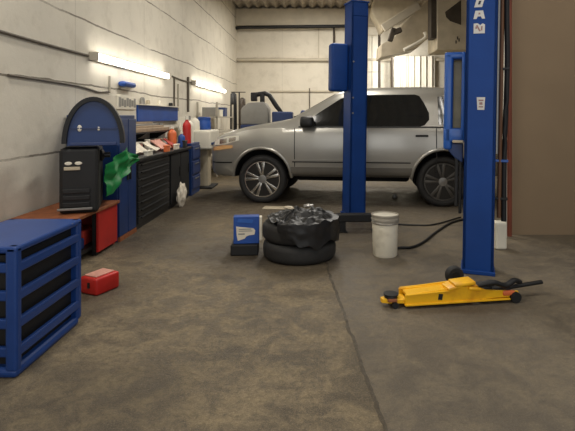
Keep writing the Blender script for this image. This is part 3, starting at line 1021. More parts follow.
# blue slatted crate
cr = thing('plastic_crate', 'tall blue slatted plastic crate standing on the floor near the red box', 'crate', (-1.48, 0, 0))
bm = bmesh.new()
ya, yb_ = 2.38, 3.05
for yy in (ya, yb_ - 0.05):
    add_box(bm, (-0.06, yy, 0.03), (0.0, yy + 0.05, 0.655), 0.014)
    add_box(bm, (-0.46, yy, 0.03), (-0.40, yy + 0.05, 0.655), 0.014)
add_box(bm, (-0.46, ya, 0.62), (0.0, yb_, 0.655), 0.012)
add_box(bm, (-0.46, ya, 0.0), (0.0, yb_ - 0.03, 0.05), 0.02)
obj('frame', bm, 'crate_blue', cr)
for k in range(4):
    z = 0.10 + k * 0.14
    bm = bmesh.new()
    add_box(bm, (-0.03, ya + 0.03, z), (0.0, yb_ - 0.03, z + 0.05), 0.008)
    add_box(bm, (-0.46, ya + 0.03, z), (-0.43, yb_ - 0.03, z + 0.05), 0.008)
    add_box(bm, (-0.44, yb_ - 0.04, z), (-0.02, yb_ - 0.01, z + 0.05), 0.008)
    add_box(bm, (-0.44, ya + 0.01, z), (-0.02, ya + 0.04, z + 0.05), 0.008)
    obj('slat', bm, 'crate_blue', cr)
boxpart('slat_gap_shade', (-0.42, ya + 0.05, 0.05), (-0.045, yb_ - 0.05, 0.60), 'black', cr)  # black filler behind the slats, stands in for shade in the gaps

# red box on the floor
rb = fl(94, 295)
bxr = thing('red_box', 'small red box with a pale top lying on the concrete near the crate', 'box', (rb.x, rb.y + 0.10, 0), R(-24))
bm = bmesh.new()
add_box(bm, (-0.085, -0.11, 0), (0.085, 0.11, 0.125), 0.018, seg=3)
obj('case', bm, 'red', bxr, smooth=True)
bm = bmesh.new()
add_box(bm, (-0.065, -0.085, 0.123), (0.055, 0.085, 0.135), 0.005)
obj('pale_top', bm, 'pink', bxr)
boxpart('latch', (0.0, -0.116, 0.05), (0.02, -0.108, 0.09), 'black', bxr)

# low bench: red end panel, plank top
lb = thing('low_bench', 'low red bench with a worn orange plank top under the wheel balancer', 'bench', (0, 0, 0))
boxpart('plank_top', (WX + 0.03, 3.55, 0.415), (FX + 0.02, 4.95, 0.445), 'plank', lb, 0.006)
boxpart('side_panel', (FX - 0.03, 4.50, 0.03), (FX, 4.93, 0.415), 'red', lb, 0.004)
boxpart('end_panel', (WX + 0.03, 4.90, 0.0), (FX - 0.03, 4.93, 0.415), 'red_worn', lb)
boxpart('inner_panel', (WX + 0.03, 3.58, 0.0), (WX + 0.07, 4.9, 0.415), 'black', lb)
for yy in (3.58, 4.50):
    boxpart('leg', (FX - 0.06, yy, 0), (FX - 0.02, yy + 0.04, 0.415), 'dark_steel', lb)
boxpart('bottom_shelf', (WX + 0.07, 3.62, 0.06), (FX - 0.06, 4.88, 0.09), 'dark_steel', lb)
tag(boxpart('blue_case', (-2.42, 4.15, 0.091), (-2.12, 4.42, 0.19), 'tool_blue', None, 0.015), 'flat blue case on the bottom shelf of the low red bench', 'case')
tag(boxpart('red_case', (-2.40, 4.48, 0.091), (-2.16, 4.75, 0.23), 'red_worn', None, 0.015), 'worn red case on the bottom shelf beside the flat blue case', 'case')

# wheel balancer standing on the bench
wbz = 0.445
bal = thing('wheel_balancer', 'dark wheel balancer with a round-topped blue hood, on the low red bench', 'wheel balancer', (-2.0, 4.50, wbz), R(20))
bm = bmesh.new()
add_box(bm, (-0.33, -0.20, 0), (-0.01, 0.34, 0.58), 0.03)
obj('cabinet', bm, 'black', bal)
bm = bmesh.new()
for k in range(3):
    add_box(bm, (-0.30, -0.215, 0.06 + k * 0.06), (-0.08, -0.195, 0.10 + k * 0.06), 0.006)
obj('tool_tray', bm, 'dark_steel', bal)
boxpart('tray_rail', (-0.34, -0.24, 0.035), (-0.06, -0.215, 0.055), 'steel', bal, 0.004)
for xx in (-0.255, -0.175):
    bm = bmesh.new()
    add_lathe(bm, [(0, -0.012), (0.022, -0.010), (0.026, 0.0), (0, 0.0)], 16, 'y')
    for v in bm.verts:
        v.co.x *= 1.2
        v.co.z *= 0.6
    obj('button', bm, 'white_plastic', bal, loc=(xx, -0.20, 0.445), smooth=True)
boxpart('display_strip', (-0.29, -0.212, 0.385), (-0.16, -0.198, 0.415), 'beige', bal, 0.004)
bm = bmesh.new()
add_cyl(bm, (-0.06, 0.0, 0.50), (0.03, 0.0, 0.50), 0.025, seg=16)
add_lathe(bm, [(0.0, -0.06), (0.05, -0.06), (0.06, -0.04), (0.03, -0.02), (0.0, -0.02)], 20, 'x', origin=(0.0, 0.0, 0.50))
obj('shaft', bm, 'dark_steel', bal, loc=(0.045, 0, 0), smooth=True)


def dome(rx, rz, base, n=28):
    return [(rx * math.cos(math.pi * i / n), base + rz * math.sin(math.pi * i / n)) for i in range(n + 1)]


hx, hb = -0.05, 0.60
bm = bmesh.new()
outer = [(hx + a, b) for a, b in dome(0.215, 0.375, hb + 0.02)] + [(hx - 0.215, hb), (hx + 0.215, hb)]
add_prism(bm, outer, 'y', -0.20, 0.05, 0.0)
obj('hood', bm, 'tool_blue', bal)
bm = bmesh.new()
o1 = [(hx + a, b) for a, b in dome(0.255, 0.415, hb + 0.02)]
i1 = [(hx + a, b) for a, b in dome(0.217, 0.377, hb + 0.02)]
for k in range(len(o1) - 1):
    add_prism(bm, [o1[k], o1[k + 1], i1[k + 1], i1[k]], 'y', -0.24, 0.09)
bmesh.ops.remove_doubles(bm, verts=bm.verts, dist=1e-5)
obj('hood_rim', bm, 'black', bal)
bm = bmesh.new()
add_box(bm, (hx - 0.19, -0.222, hb + 0.0), (hx + 0.19, -0.20, hb + 0.03), 0.006)
add_box(bm, (hx - 0.19, -0.212, hb + 0.15), (hx + 0.19, -0.20, hb + 0.16))
obj('hood_ledge', bm, 'navy', bal)
for xx, zz, sx in ((-0.115, 0.155, 1.0), (0.04, 0.150, 0.6)):
    bm = bmesh.new()
    bmesh.ops.create_icosphere(bm, subdivisions=3, radius=0.024)
    for v in bm.verts:
        v.co = Vector((v.co.x * 0.8 * sx, v.co.y * 0.3, v.co.z * 1.25 * sx))
    obj('reflector', bm, 'white_plastic', bal, loc=(hx + xx, -0.205, hb + zz), smooth=True)

# blue locker
lk = thing('tool_locker', 'tall blue steel locker between the wheel balancer and the dark drawer cabinet', 'locker', (0, 0, 0))
boxpart('carcass', (WX + 0.02, 4.98, 0.0), (FX - 0.02, 5.46, 1.32), 'tool_blue', lk, 0.006)
for k, (a, b) in enumerate(((4.99, 5.215), (5.23, 5.45))):
    d = boxpart('door', (FX - 0.022, a, 0.05), (FX, b, 1.28), 'tool_blue', lk, 0.006)
    boxpart('door_pull', (FX, b - 0.04 if k == 0 else a + 0.02, 0.62), (FX + 0.018, b - 0.02 if k == 0 else a + 0.04, 0.76), 'dark_steel', d, 0.004)
boxpart('plinth', (FX - 0.02, 4.99, 0.0), (FX + 0.005, 5.45, 0.045), 'plank', lk)

# green sheet hung over the locker corner
bm = bmesh.new()
nu, nv = 40, 26
top_t = ((0.0, 0.845), (0.30, 0.905), (0.62, 0.98), (0.72, 0.93), (1.0, 0.855))
bot_t = ((0.0, 0.545), (0.16, 0.555), (0.34, 0.63), (0.62, 0.72), (1.0, 0.81))
g = []
for i in range(nu + 1):
    s = i / nu
    row = []
    for k in range(nv + 1):
        t = k / nv
        y = 4.56 + 0.80 * s
        zb_, zt_ = lerp_tab(bot_t, s), lerp_tab(top_t, s)
        z = zb_ + (zt_ - zb_) * t
        fold = 0.05 * abs(((s * 2.6 + 0.35 * t + 0.3) % 1.0) - 0.5) * 2
        x = FX + 0.03 + 0.8 * fold + 0.03 * noise.noise(Vector((s * 6, t * 4, 0))) + 0.02 * (1 - t) * math.sin(t * 9 + s * 4)
        row.append(Vector((max(x, FX + 0.03), y, z)))
    g.append(row)
V = [[bm.verts.new(p) for p in row] for row in g]
W = [[bm.verts.new(p - Vector((0.006, 0, 0))) for p in row] for row in g]
for i in range(nu):
    for k in range(nv):
        bm.faces.new((V[i][k], V[i + 1][k], V[i + 1][k + 1], V[i][k + 1]))
        bm.faces.new((W[i][k], W[i][k + 1], W[i + 1][k + 1], W[i + 1][k]))
for i in range(nu):
    bm.faces.new((V[i][0], W[i][0], W[i + 1][0], V[i + 1][0]))
    bm.faces.new((V[i][nv], V[i + 1][nv], W[i + 1][nv], W[i][nv]))
for k in range(nv):
    bm.faces.new((V[0][k], V[0][k + 1], W[0][k + 1], W[0][k]))
    bm.faces.new((V[nu][k], W[nu][k], W[nu][k + 1], V[nu][k + 1]))
tag(obj('hanging_cloth', bm, 'green', smooth=True), 'bright green cloth hanging on the front of the tall blue locker', 'cloth')

# dark drawer cabinet
dc = thing('drawer_cabinet', 'dark grey steel drawer cabinet right behind the tall blue locker', 'drawer cabinet', (0, 0, 0))
boxpart('carcass', (WX + 0.02, 5.50, 0.0), (FX - 0.02, 6.72, 0.78), 'drawer_grey', dc, 0.006)
for k in range(8):
    z = 0.06 + k * 0.088
    d = boxpart('drawer', (FX - 0.022, 5.53, z), (FX, 6.69, z + 0.078), 'drawer_grey', dc, 0.004)
    boxpart('drawer_pull', (FX, 5.60, z + 0.058), (FX + 0.016, 6.62, z + 0.072), 'dark_steel', d, 0.003)
bc = thing('base_cabinet', 'black two-door base cabinet beyond the dark grey drawer cabinet', 'cabinet', (0, 0, 0))
boxpart('carcass', (WX + 0.02, 6.76, 0.0), (FX - 0.02, 7.76, 0.78), 'black', bc, 0.006)
for a, b in ((6.78, 7.25), (7.27, 7.74)):
    d = boxpart('door', (FX - 0.022, a, 0.06), (FX, b, 0.76), 'black', bc, 0.004)
    boxpart('door_pull', (FX, b - 0.06, 0.42), (FX + 0.014, b - 0.04, 0.56), 'dark_steel', d, 0.003)
tag(boxpart('worktop', (WX + 0.02, 5.48, 0.785), (FX + 0.03, 7.80, 0.825), 'dark_steel', None, 0.006), 'long dark worktop over the drawer and base cabinets, covered in clutter', 'worktop')

# white plastic bag leaning on the black cabinet
bm = bmesh.new()
bmesh.ops.create_icosphere(bm, subdivisions=4, radius=1)
for v in bm.verts:
    p = v.co
    r = 1 + 0.25 * noise.noise(p * 2.2) + 0.12 * abs(noise.noise(p * 6))
    v.co = Vector((p.x * 0.06 * r, p.y * 0.12 * r, p.z * 0.17 * r))
    v.co.z = max(v.co.z, -0.165)
tag(obj('carrier_bag', bm, 'paper', loc=(FX + 0.09, 6.98, 0.165), smooth=True, angle=25), 'crumpled white plastic bag on the floor against the black base cabinet', 'bag')

# things on the worktop
WT = 0.825
papers = [(-2.16, 5.66, 10, 'paper', 0.20, 0.28, 'white sheet at the near front end of the worktop, next to the blue locker'),
          (-2.20, 6.02, -14, 'paper', 0.21, 0.26, 'white sheet on the worktop, second from the blue locker'),
          (-2.14, 6.36, 6, 'paper', 0.20, 0.26, 'white sheet on the worktop, third from the blue locker'),
          (-2.15, 6.80, -8, 'pink', 0.22, 0.30, 'pale red printed sheet on the worktop beyond the white sheets'),
          (-2.16, 7.25, 12, 'red_worn', 0.20, 0.30, 'red folder lying on the worktop towards its far end')]
for k, (x, y, r, m, a, b, lbl) in enumerate(papers):
    bm = bmesh.new()
    add_box(bm, (-a / 2, -b / 2, 0), (a / 2, b / 2, 0.012))
    bmesh.ops.subdivide_edges(bm, edges=[e for e in bm.edges if e.calc_length() > 0.05], cuts=6, use_grid_fill=True)
    for v in bm.verts:
        v.co.z += 0.022 * (0.5 + 0.5 * math.sin(v.co.x * 26 + k) * math.sin(v.co.y * 19 + k))
    tag(obj('paper_sheet' if m == 'paper' else ('printed_sheet' if m == 'pink' else 'folder'), bm, m, loc=(x - 0.045, y, WT + 0.075), rot=(0, R(32), R(r)), smooth=True), lbl, 'paper' if m != 'red_worn' else 'folder')


def carton(name, lbl, cat, x, y, z, sx, sy, sz, m, m2, rz=0):
    t = thing(name, lbl, cat, (x, y, z), R(rz))
    boxpart('body', (-sx / 2, -sy / 2, 0), (sx / 2, sy / 2, sz), m, t, 0.008)
    boxpart('lid', (-sx / 2 - 0.006, -sy / 2 - 0.006, sz), (sx / 2 + 0.006, sy / 2 + 0.006, sz + 0.02), m2, t, 0.005)
    return t


carton('small_box', 'white box at the back of the worktop, nearest the blue locker', 'box', -2.45, 5.80, WT, 0.2, 0.24, 0.10, 'paper', 'paper', 10)
carton('small_box', 'pale red box at the back of the worktop behind the white sheets', 'box', -2.45, 6.35, WT, 0.2, 0.34, 0.12, 'pink', 'paper', -6)
carton('tool_case', 'dark tool case at the back of the worktop beyond the pale red box', 'tool case', -2.45, 6.85, WT, 0.2, 0.40, 0.14, 'drawer_grey', 'black', 4)
carton('small_box', 'brown box at the back of the worktop beyond the dark tool case', 'box', -2.45, 7.23, WT, 0.2, 0.30, 0.13, 'wood', 'beige', -5)


def bottle(name, lbl, x, y, z, r, h, m, mc, group=None):
    t = thing(name, lbl, 'bottle', (x, y, z), 0, group)
    bm = bmesh.new()
    add_lathe(bm, [(0, 0), (r, 0), (r, h * 0.62), (r * 0.85, h * 0.72), (r * 0.35, h * 0.82), (r * 0.35, h * 0.88), (0, h * 0.88)], 20)
    obj('body', bm, m, t, smooth=True)
    bm = bmesh.new()
    add_lathe(bm, [(0, h * 0.86), (r * 0.45, h * 0.86), (r * 0.42, h), (0, h)], 16)
    obj('cap', bm, mc, t, smooth=True)
    return t


bottle('plastic_bottle', 'orange bottle at the far end of the worktop', -2.24, 7.52, WT, 0.07, 0.34, 'orange', 'white_plastic')
bottle('plastic_bottle', 'blue bottle beside the orange bottle on the worktop', -2.13, 7.66, WT, 0.055, 0.24, 'panel_blue', 'white_plastic')
bottle('plastic_bottle', 'white bottle behind the orange bottle on the worktop', -2.45, 7.62, WT, 0.07, 0.38, 'white_plastic', 'grey_body')

for x, y, sx, sy, h_, m_, rz_, l_ in ((-2.027, 5.84, 0.045, 0.20, 0.05, 'white_plastic', 0, 'thin white carton at the front edge of the worktop, between the first two white sheets'),
                              (-2.027, 6.57, 0.045, 0.16, 0.07, 'orange', 0, 'orange carton at the front edge of the worktop beyond the third white sheet'),
                              (-2.027, 7.02, 0.045, 0.16, 0.06, 'paper', 0, 'cream carton at the front edge of the worktop next to the pale red sheet'),
                              (-2.027, 7.48, 0.045, 0.12, 0.09, 'drawer_grey', 0, 'dark grey carton at the front edge of the worktop by the bottles')):
    carton('small_carton', l_, 'carton', x, y, WT + 0.001, sx, sy, h_, m_, m_, rz_)
for x, y, r_, h_, m_, l_ in ((-2.30, 6.20, 0.035, 0.13, 'steel', 'grey can on the worktop between the second and third white sheets'),
                            (-2.30, 6.58, 0.04, 0.17, 'white_plastic', 'white can on the worktop in front of the pale red box'),
                            (-2.30, 7.05, 0.04, 0.15, 'red', 'red can on the worktop in front of the dark tool case'),
                            (-2.29, 5.84, 0.045, 0.12, 'navy', 'navy can on the worktop in front of the white box')):
    bm = bmesh.new()
    add_lathe(bm, [(0, 0), (r_, 0), (r_ * 1.03, 0.004), (r_, 0.01), (r_, h_ - 0.01), (r_ * 1.03, h_ - 0.004), (r_ * 0.9, h_), (0, h_ - 0.004)], 20)
    tag(obj('metal_can', bm, m_, loc=(x, y, WT), smooth=True, angle=30), l_, 'can')
# shelf with long bars over the worktop
sh = thing('wall_shelf', 'long shelf on the left wall holding pale bars', 'shelf', (0, 0, 0))
boxpart('board', (WX + 0.0, 5.50, 1.075), (WX + 0.30, 7.75, 1.095), 'dark_steel', sh)
for yy in (5.7, 6.6, 7.55):
    bm = bmesh.new()
    add_prism(bm, [(WX, 1.075), (WX + 0.28, 1.075), (WX, 0.90)], 'y', yy, yy + 0.02)
    obj('bracket', bm, 'dark_steel', sh)
bar_lab = ['front beige bar on the long wall shelf', 'second beige bar from the front on the wall shelf', 'third bar on the wall shelf, a grey one',
           'rearmost bar on the wall shelf, against the wall']
for k, (m, zh) in enumerate((('wood', 0.05), ('wood', 0.08), ('steel', 0.105), ('wood', 0.135))):
    bm = bmesh.new()
    add_box(bm, (-0.03, -1.0 + 0.04 * k, 0), (0.03, 1.02 - 0.06 * k, zh), 0.005)
    tag(obj('stock_bar', bm, m, loc=(WX + 0.268 - 0.068 * k, 6.57, 1.0955)), bar_lab[k], 'bar', 'bars on the wall shelf')

# blue tool board
tp = thing('tool_board', 'long blue metal tool board fixed to the left wall above the shelf', 'tool panel', (0, 0, 0))
boxpart('back_sheet', (WX + 0.002, 6.98, 1.235), (WX + 0.03, 9.0, 1.475), 'panel_blue', tp, 0.004)
boxpart('top_flange', (WX + 0.002, 6.98, 1.475), (WX + 0.09, 9.0, 1.49), 'white_plastic', tp, 0.003)
boxpart('bottom_flange', (WX + 0.002, 6.98, 1.2325), (WX + 0.06, 9.0, 1.2345), 'tool_blue', tp)
tops = [(7.1, 0.035, 0.10, 'grey_body', 'grey can on the top edge of the blue tool board, the nearest one'),
        (7.35, 0.03, 0.07, 'beige', 'squat beige can on the top edge of the blue tool board'),
        (7.9, 0.03, 0.09, 'white_plastic', 'white can on the top edge of the blue tool board'),
        (8.5, 0.035, 0.06, 'dark_steel', 'dark squat can on the top edge of the blue tool board, the farthest one')]
for y, r, h, m, lbl in tops:
    bm = bmesh.new()
    add_lathe(bm, [(0, 0), (r, 0), (r, h * 0.85), (r * 0.7, h * 0.92), (r * 0.7, h), (0, h)], 16)
    tag(obj('spray_can', bm, m, loc=(WX + 0.045, y, 1.491), smooth=True), lbl, 'can')

# wall fittings
sg = thing('wall_sign', 'white framed sign with grey print on the left wall above the blue locker', 'sign', (WX, 0, 0))
y0, y1 = F * -WX / (PX - 116), F * -WX / (PX - 134)
boxpart('frame', (0.002, y0, 1.405), (0.02, y1, 1.585), 'white_plastic', sg, 0.004)
bm = bmesh.new()
for k in range(7):
    yy = y0 + 0.04 + k * (y1 - y0 - 0.10) / 6
    add_box(bm, (0.02, yy, 1.435 + 0.012 * (k % 2)), (0.023, yy + 0.07, 1.562 - 0.014 * (k % 3)))
obj('print_block', bm, 'grey_body', sg)
yd0, yd1 = F * -WX / (PX - 117.5), F * -WX / (PX - 129.5)
ds = thing('towel_dispenser', 'small rounded blue dispenser on the left wall under the near tube light', 'dispenser', (WX, 0, 0))
boxpart('shell', (0, yd0, 1.705), (0.11, yd1 - 0.02, 1.775), 'panel_blue', ds, 0.03)
boxpart('lower_tray', (0, yd0 + 0.1, 1.675), (0.07, yd1 - 0.12, 1.705), 'white_plastic', ds, 0.006)


def wall_pipe(lbl, px, py0, py1, r, m):
    Y = F * -WX / (PX - px)
    z0, z1 = EYE - (py1 - PY) * Y / F, EYE - (py0 - PY) * Y / F
    bm = bmesh.new()
    add_tube(bm, [(WX + r, Y, z0), (WX + r, Y, z1)], r, 10)
    return tag(obj('wall_conduit', bm, m, smooth=True), lbl, 'conduit')


wall_pipe('vertical dark conduit dropping from the far end of the near tube light', 173.5, 77, 109, 0.016, 'dark_conduit')
wall_pipe('slimmer vertical conduit just beyond the dark conduit by the tube light', 177.5, 84, 111, 0.014, 'conduit')
wall_pipe('thick vertical dark conduit midway between the two tube lights', 187, 77, 112, 0.024, 'dark_conduit')
wall_pipe('vertical conduit on the wall left of the blue dispenser', 108.5, 76, 93, 0.014, 'conduit')
bm = bmesh.new()
yA, yB = F * -WX / (PX - 66), F * -WX / (PX - 108)
add_tube(bm, smooth_path([(WX + 0.012, 4.05, 1.655), (WX + 0.012, yA + 0.2, 1.64), (WX + 0.012, yB - 0.3, 1.60), (WX + 0.012, yB, 1.62)]), 0.011, 8)
tag(obj('wall_cable', bm, 'dark_conduit', smooth=True), 'grey cable running along the wall above the wheel balancer hood', 'cable')
bm = bmesh.new()
add_tube(bm, smooth_path([(WX + 0.012, 8.7, 2.04), (WX + 0.012, 9.3, 2.02), (WX + 0.012, 10.15, 2.02)]), 0.014, 8)
tag(obj('wall_cable', bm, 'dark_conduit', smooth=True), 'dark cable on the wall linking the two tube lights', 'cable')
bm = bmesh.new()
add_tube(bm, smooth_path([(WX + 0.012, 3.0, 2.015), (WX + 0.012, 4.4, 2.0), (WX + 0.012, 5.48, 2.0)]), 0.014, 8)
tag(obj('wall_cable', bm, 'dark_conduit', smooth=True), 'dark cable on the wall feeding the near end of the near tube light', 'cable')


def tube_light(lbl, ya, yb, z):
    t = thing('tube_light', lbl, 'light', (WX, ya, z), 0, 'tube lights on the left wall')
    L = yb - ya
    boxpart('housing', (0, 0, -0.045), (0.05, L, 0.05), 'white_plastic', t, 0.008)
    bm = bmesh.new()
    add_box(bm, (0.05, 0.03, -0.040), (0.10, L - 0.03, 0.040), 0.02, seg=3)
    obj('diffuser', bm, 'tube', t, smooth=True)
    boxpart('end_cap', (0, -0.012, -0.05), (0.105, 0.03, 0.05), 'conduit', t, 0.008)
    boxpart('end_cap', (0, L - 0.03, -0.05), (0.105, L + 0.012, 0.05), 'conduit', t, 0.008)
    return t


tube_light('long lit tube light on the left wall, above the blue tool board', 5.52, 8.28, 2.0)
tube_light('lit tube light farther along the left wall, near the back corner', 10.08, 13.5, 2.02)

# farther along: small blue cabinet, grinder pedestal, cans
tb = thing('tool_trolley', 'narrow blue steel cabinet at the far end of the worktop', 'cabinet', (0, 0, 0))
boxpart('carcass', (WX + 0.05, 7.90, 0.0), (FX, 8.45, 0.86), 'tool_blue', tb, 0.008)
for k in range(3):
    d = boxpart('drawer', (FX, 7.93, 0.10 + k * 0.25), (FX + 0.018, 8.42, 0.31 + k * 0.25), 'navy', tb, 0.004)
    boxpart('drawer_pull', (FX + 0.018, 8.05, 0.26 + k * 0.25), (FX + 0.03, 8.30, 0.275 + k * 0.25), 'steel', d)
bottle('plastic_bottle', 'tall red bottle on top of the narrow blue cabinet', -2.15, 8.05, 0.86, 0.07, 0.46, 'red', 'white_plastic')
bottle('plastic_bottle', 'white jug-like bottle on top of the narrow blue cabinet', -2.18, 8.28, 0.86, 0.085, 0.46, 'white_plastic', 'grey_body')
gp = thing('parts_washer', 'white parts washer on a beige pedestal beside the nose of the minivan', 'parts washer', (-2.08, 8.95, 0))
bm = bmesh.new()
add_box(bm, (-0.10, -0.12, 0.02), (0.12, 0.12, 0.72), 0.02)
obj('pedestal', bm, 'beige', gp)
boxpart('foot', (-0.22, -0.28, 0), (0.22, 0.28, 0.03), 'black', gp, 0.008)
bm = bmesh.new()
add_box(bm, (-0.34, -0.38, 0.72), (0.22, 0.38, 1.06), 0.03)
obj('basin', bm, 'white_plastic', gp)
boxpart('front_strip', (0.22, -0.34, 0.80), (0.235, 0.34, 0.84), 'tool_blue', gp)
boxpart('splash_back', (-0.36, -0.38, 1.06), (-0.33, 0.38, 1.30), 'white_plastic', gp, 0.008)
bm = bmesh.new()
add_lathe(bm, [(0, 0), (0.12, 0), (0.125, 0.01), (0.125, 0.13), (0.118, 0.14), (0.118, 0.21), (0.125, 0.22), (0.10, 0.24), (0, 0.24)], 28)
tag(obj('oil_drum', bm, 'panel_blue', loc=(-2.10, 9.1, 1.061), smooth=True), 'small blue drum standing on the white parts washer', 'drum')
bm = bmesh.new()
add_lathe(bm, [(0, 0), (0.10, 0), (0.105, 0.02), (0.10, 0.16), (0.06, 0.21), (0.03, 0.22), (0.03, 0.25), (0, 0.25)], 24)
tag(obj('plastic_jug', bm, 'white_plastic', loc=(-2.20, 8.72, 1.061), smooth=True), 'white jug on the white parts washer next to the small blue drum', 'jug')
st = thing('storage_rack', 'pale grey open rack along the left wall towards the back corner', 'rack', (0, 0, 0))
for yy in (10.4, 12.4):
    for xx in (WX + 0.03, WX + 0.45):
        boxpart('post', (xx, yy, 0), (xx + 0.04, yy + 0.04, 1.62), 'conduit', st)
for zz in (0.4, 0.95, 1.28):
    boxpart('shelf_board', (WX + 0.03, 10.4, zz), (WX + 0.49, 12.44, zz + 0.03), 'conduit', st)
for k, (y, s, m, c) in enumerate(((10.75, 0.28, 'grey_body', 'grey box on the pale rack, at its near end'), (11.25, 0.24, 'white_plastic', 'white box on the pale rack, second from its near end'), (11.8, 0.30, 'navy', 'navy box on the pale rack, at its far end'))):
    carton('storage_box', c, 'box', WX + 0.26, y, 1.312, 0.3, 0.34, s - 0.1, m, m)

# ------------------------------------------------------------------ back of the hall, beyond the bonnet
BY = 11.0
tc = thing('tire_changer', 'grey and blue tire changer with a bent black arm behind the bonnet of the minivan', 'tire changer', (at(258, 0, BY).x, BY, 0))
boxpart('cabinet', (-0.36, -0.3, 0), (0.26, 0.45, 1.13), 'navy', tc, 0.03)
bm = bmesh.new()
add_prism(bm, [(-0.36, 1.13), (0.26, 1.13), (0.26, 1.50), (0.16, 1.64), (-0.20, 1.62), (-0.36, 1.48)], 'y', -0.25, 0.4, 0.03)
obj('upper_housing', bm, 'grey_body', tc, smooth=True)
bm = bmesh.new()
add_tube(bm, [(-0.12, 0.0, 1.80), (0.16, 0.0, 1.84), (0.26, 0, 1.80), (0.42, 0.0, 1.55), (0.52, 0.0, 1.42), (0.52, 0, 0.9)], 0.055, 12)
add_box(bm, (-0.16, -0.08, 1.66), (-0.02, 0.08, 1.86), 0.02)
add_box(bm, (0.05, -0.06, 1.60), (0.15, 0.06, 1.82), 0.01)
obj('swing_arm', bm, 'black', tc, smooth=True)
boxpart('side_table', (0.26, -0.3, 0), (1.08, 0.4, 1.098), 'black', tc, 0.02)
boxpart('tool_box', (0.34, -0.25, 1.10), (0.80, 0.3, 1.42), 'navy', tc, 0.03)
for k, (dx, w, h, m, lb_) in enumerate(((0.93, 0.2, 0.20, 'dark_steel', 'dark case on the bench behind the windshield of the minivan'),)):
    carton('tool_case', lb_, 'tool case', tc.location.x + dx, BY, 1.10, w, 0.3, h, m, 'black')
bm = bmesh.new()
bmesh.ops.create_icosphere(bm, subdivisions=3, radius=0.07)
bc_ = at(289, 104.5, BY - 0.0)
tag(obj('blue_ball_float', bm, 'tool_blue', loc=(bc_.x + 0.33, BY, 1.10 + 0.22 + 0.07), smooth=True), 'small round blue object on the dark case behind the windshield', 'float')
# dark hanging coats near the corner
for k, (px, w, lb_) in enumerate(((233.3, 0.088, 'dark work coat hanging nearest the left wall in the back corner'), (242.3, 0.085, 'brown work coat hanging beside the dark coat in the back corner'))):
    Y = 13.2
    p = at(px, 0, Y)
    bm = bmesh.new()
    n1 = 20
    for kk in range(1):
        g = []
        for i in range(n1):
            a = 2 * math.pi * i / n1
            row = []
            for zz, s in ((1.97, 0.35), (1.93, 0.85), (1.7, 0.92), (1.3, 0.98), (0.6, 1.05), (0.03, 1.08)):
                rr = 1 + 0.18 * math.sin(a * 5 + zz)
                row.append(bm.verts.new((w * s * rr * math.cos(a), 0.07 * s * rr * math.sin(a), zz * (1.0 if k == 0 else 0.93))))
            g.append(row)
        for i in range(n1):
            j = (i + 1) % n1
            for q in range(5):
                bm.faces.new((g[i][q], g[j][q], g[j][q + 1], g[i][q + 1]))
        bm.faces.new([r[0] for r in g])
        bm.faces.new([r[-1] for r in g])
    tag(obj('work_coat', bm, 'black' if k == 0 else 'pipe_dark', loc=(p.x, Y, 0), smooth=True), lb_, 'coat', 'coats hanging in the back corner')
rl = thing('coat_stand', 'thin dark coat stand in the back corner carrying two coats', 'coat stand', (at(238, 0, 13.2).x, 13.25, 0))
bm = bmesh.new()
add_tube(bm, [(0, 0.16, 0.02), (0, 0.16, 2.0)], 0.02, 10)
obj('pole', bm, 'dark_steel', rl, smooth=True)
bm = bmesh.new()
add_tube(bm, [(-0.2, 0.0, 1.985), (0.2, 0.0, 1.985)], 0.012, 8)
add_tube(bm, [(0, 0.0, 1.985), (0, 0.16, 1.985)], 0.012, 8)
obj('crossbar', bm, 'dark_steel', rl)
boxpart('foot', (-0.2, 0.06, 0), (0.2, 0.32, 0.025), 'dark_steel', rl, 0.008)
# fittings on the back wall
bm = bmesh.new()
zp = EYE + (PY - 27.5) * 15.68 / F
add_tube(bm, [(WX + 0.02, 15.66, zp - 0.03), (at(240, 0, 15.66).x, 15.66, zp), (at(345, 0, 15.66).x, 15.66, zp + 0.04)], 0.055, 10)
tag(obj('ceiling_pipe', bm, 'black', smooth=True), 'black horizontal pipe under the beam at the top of the back wall', 'pipe')
bm = bmesh.new()
p0, p1 = at(309.5, 101, 15.9), at(309.5, 88, 15.9)
add_box(bm, (p0.x - 0.02, 15.95, 0.0), (p0.x + 0.02, 16.0, p1.z))
tag(obj('wall_conduit', bm, 'dark_conduit'), 'short dark upright conduit on the back wall above the windshield', 'conduit')
bm = bmesh.new()
pz = at(330, 92, 15.95).z
add_box(bm, (at(270, 0, 15.9).x, 15.95, pz), (at(334, 0, 15.9).x, 16.0, pz + 0.05))
tag(obj('cable_trunking', bm, 'beam'), 'pale horizontal trunking on the back wall above the tire changer', 'trunking')
bm = bmesh.new()
add_box(bm, (at(318, 0, 15.9).x, 15.93, 3.24), (at(318, 0, 15.9).x + 0.04, 16.0, 4.3))
tag(obj('wall_conduit', bm, 'beam'), 'pale upright conduit on the back wall below the roof beam', 'conduit')
bm = bmesh.new()
x_ = at(334, 0, 15.8).x
add_tube(bm, [(x_, 15.85, 2.6), (x_, 15.85, 4.3)], 0.035, 10)
tag(obj('wall_conduit', bm, 'pipe_dark', smooth=True), 'dark upright pipe on the back wall next to the far lift post', 'conduit')

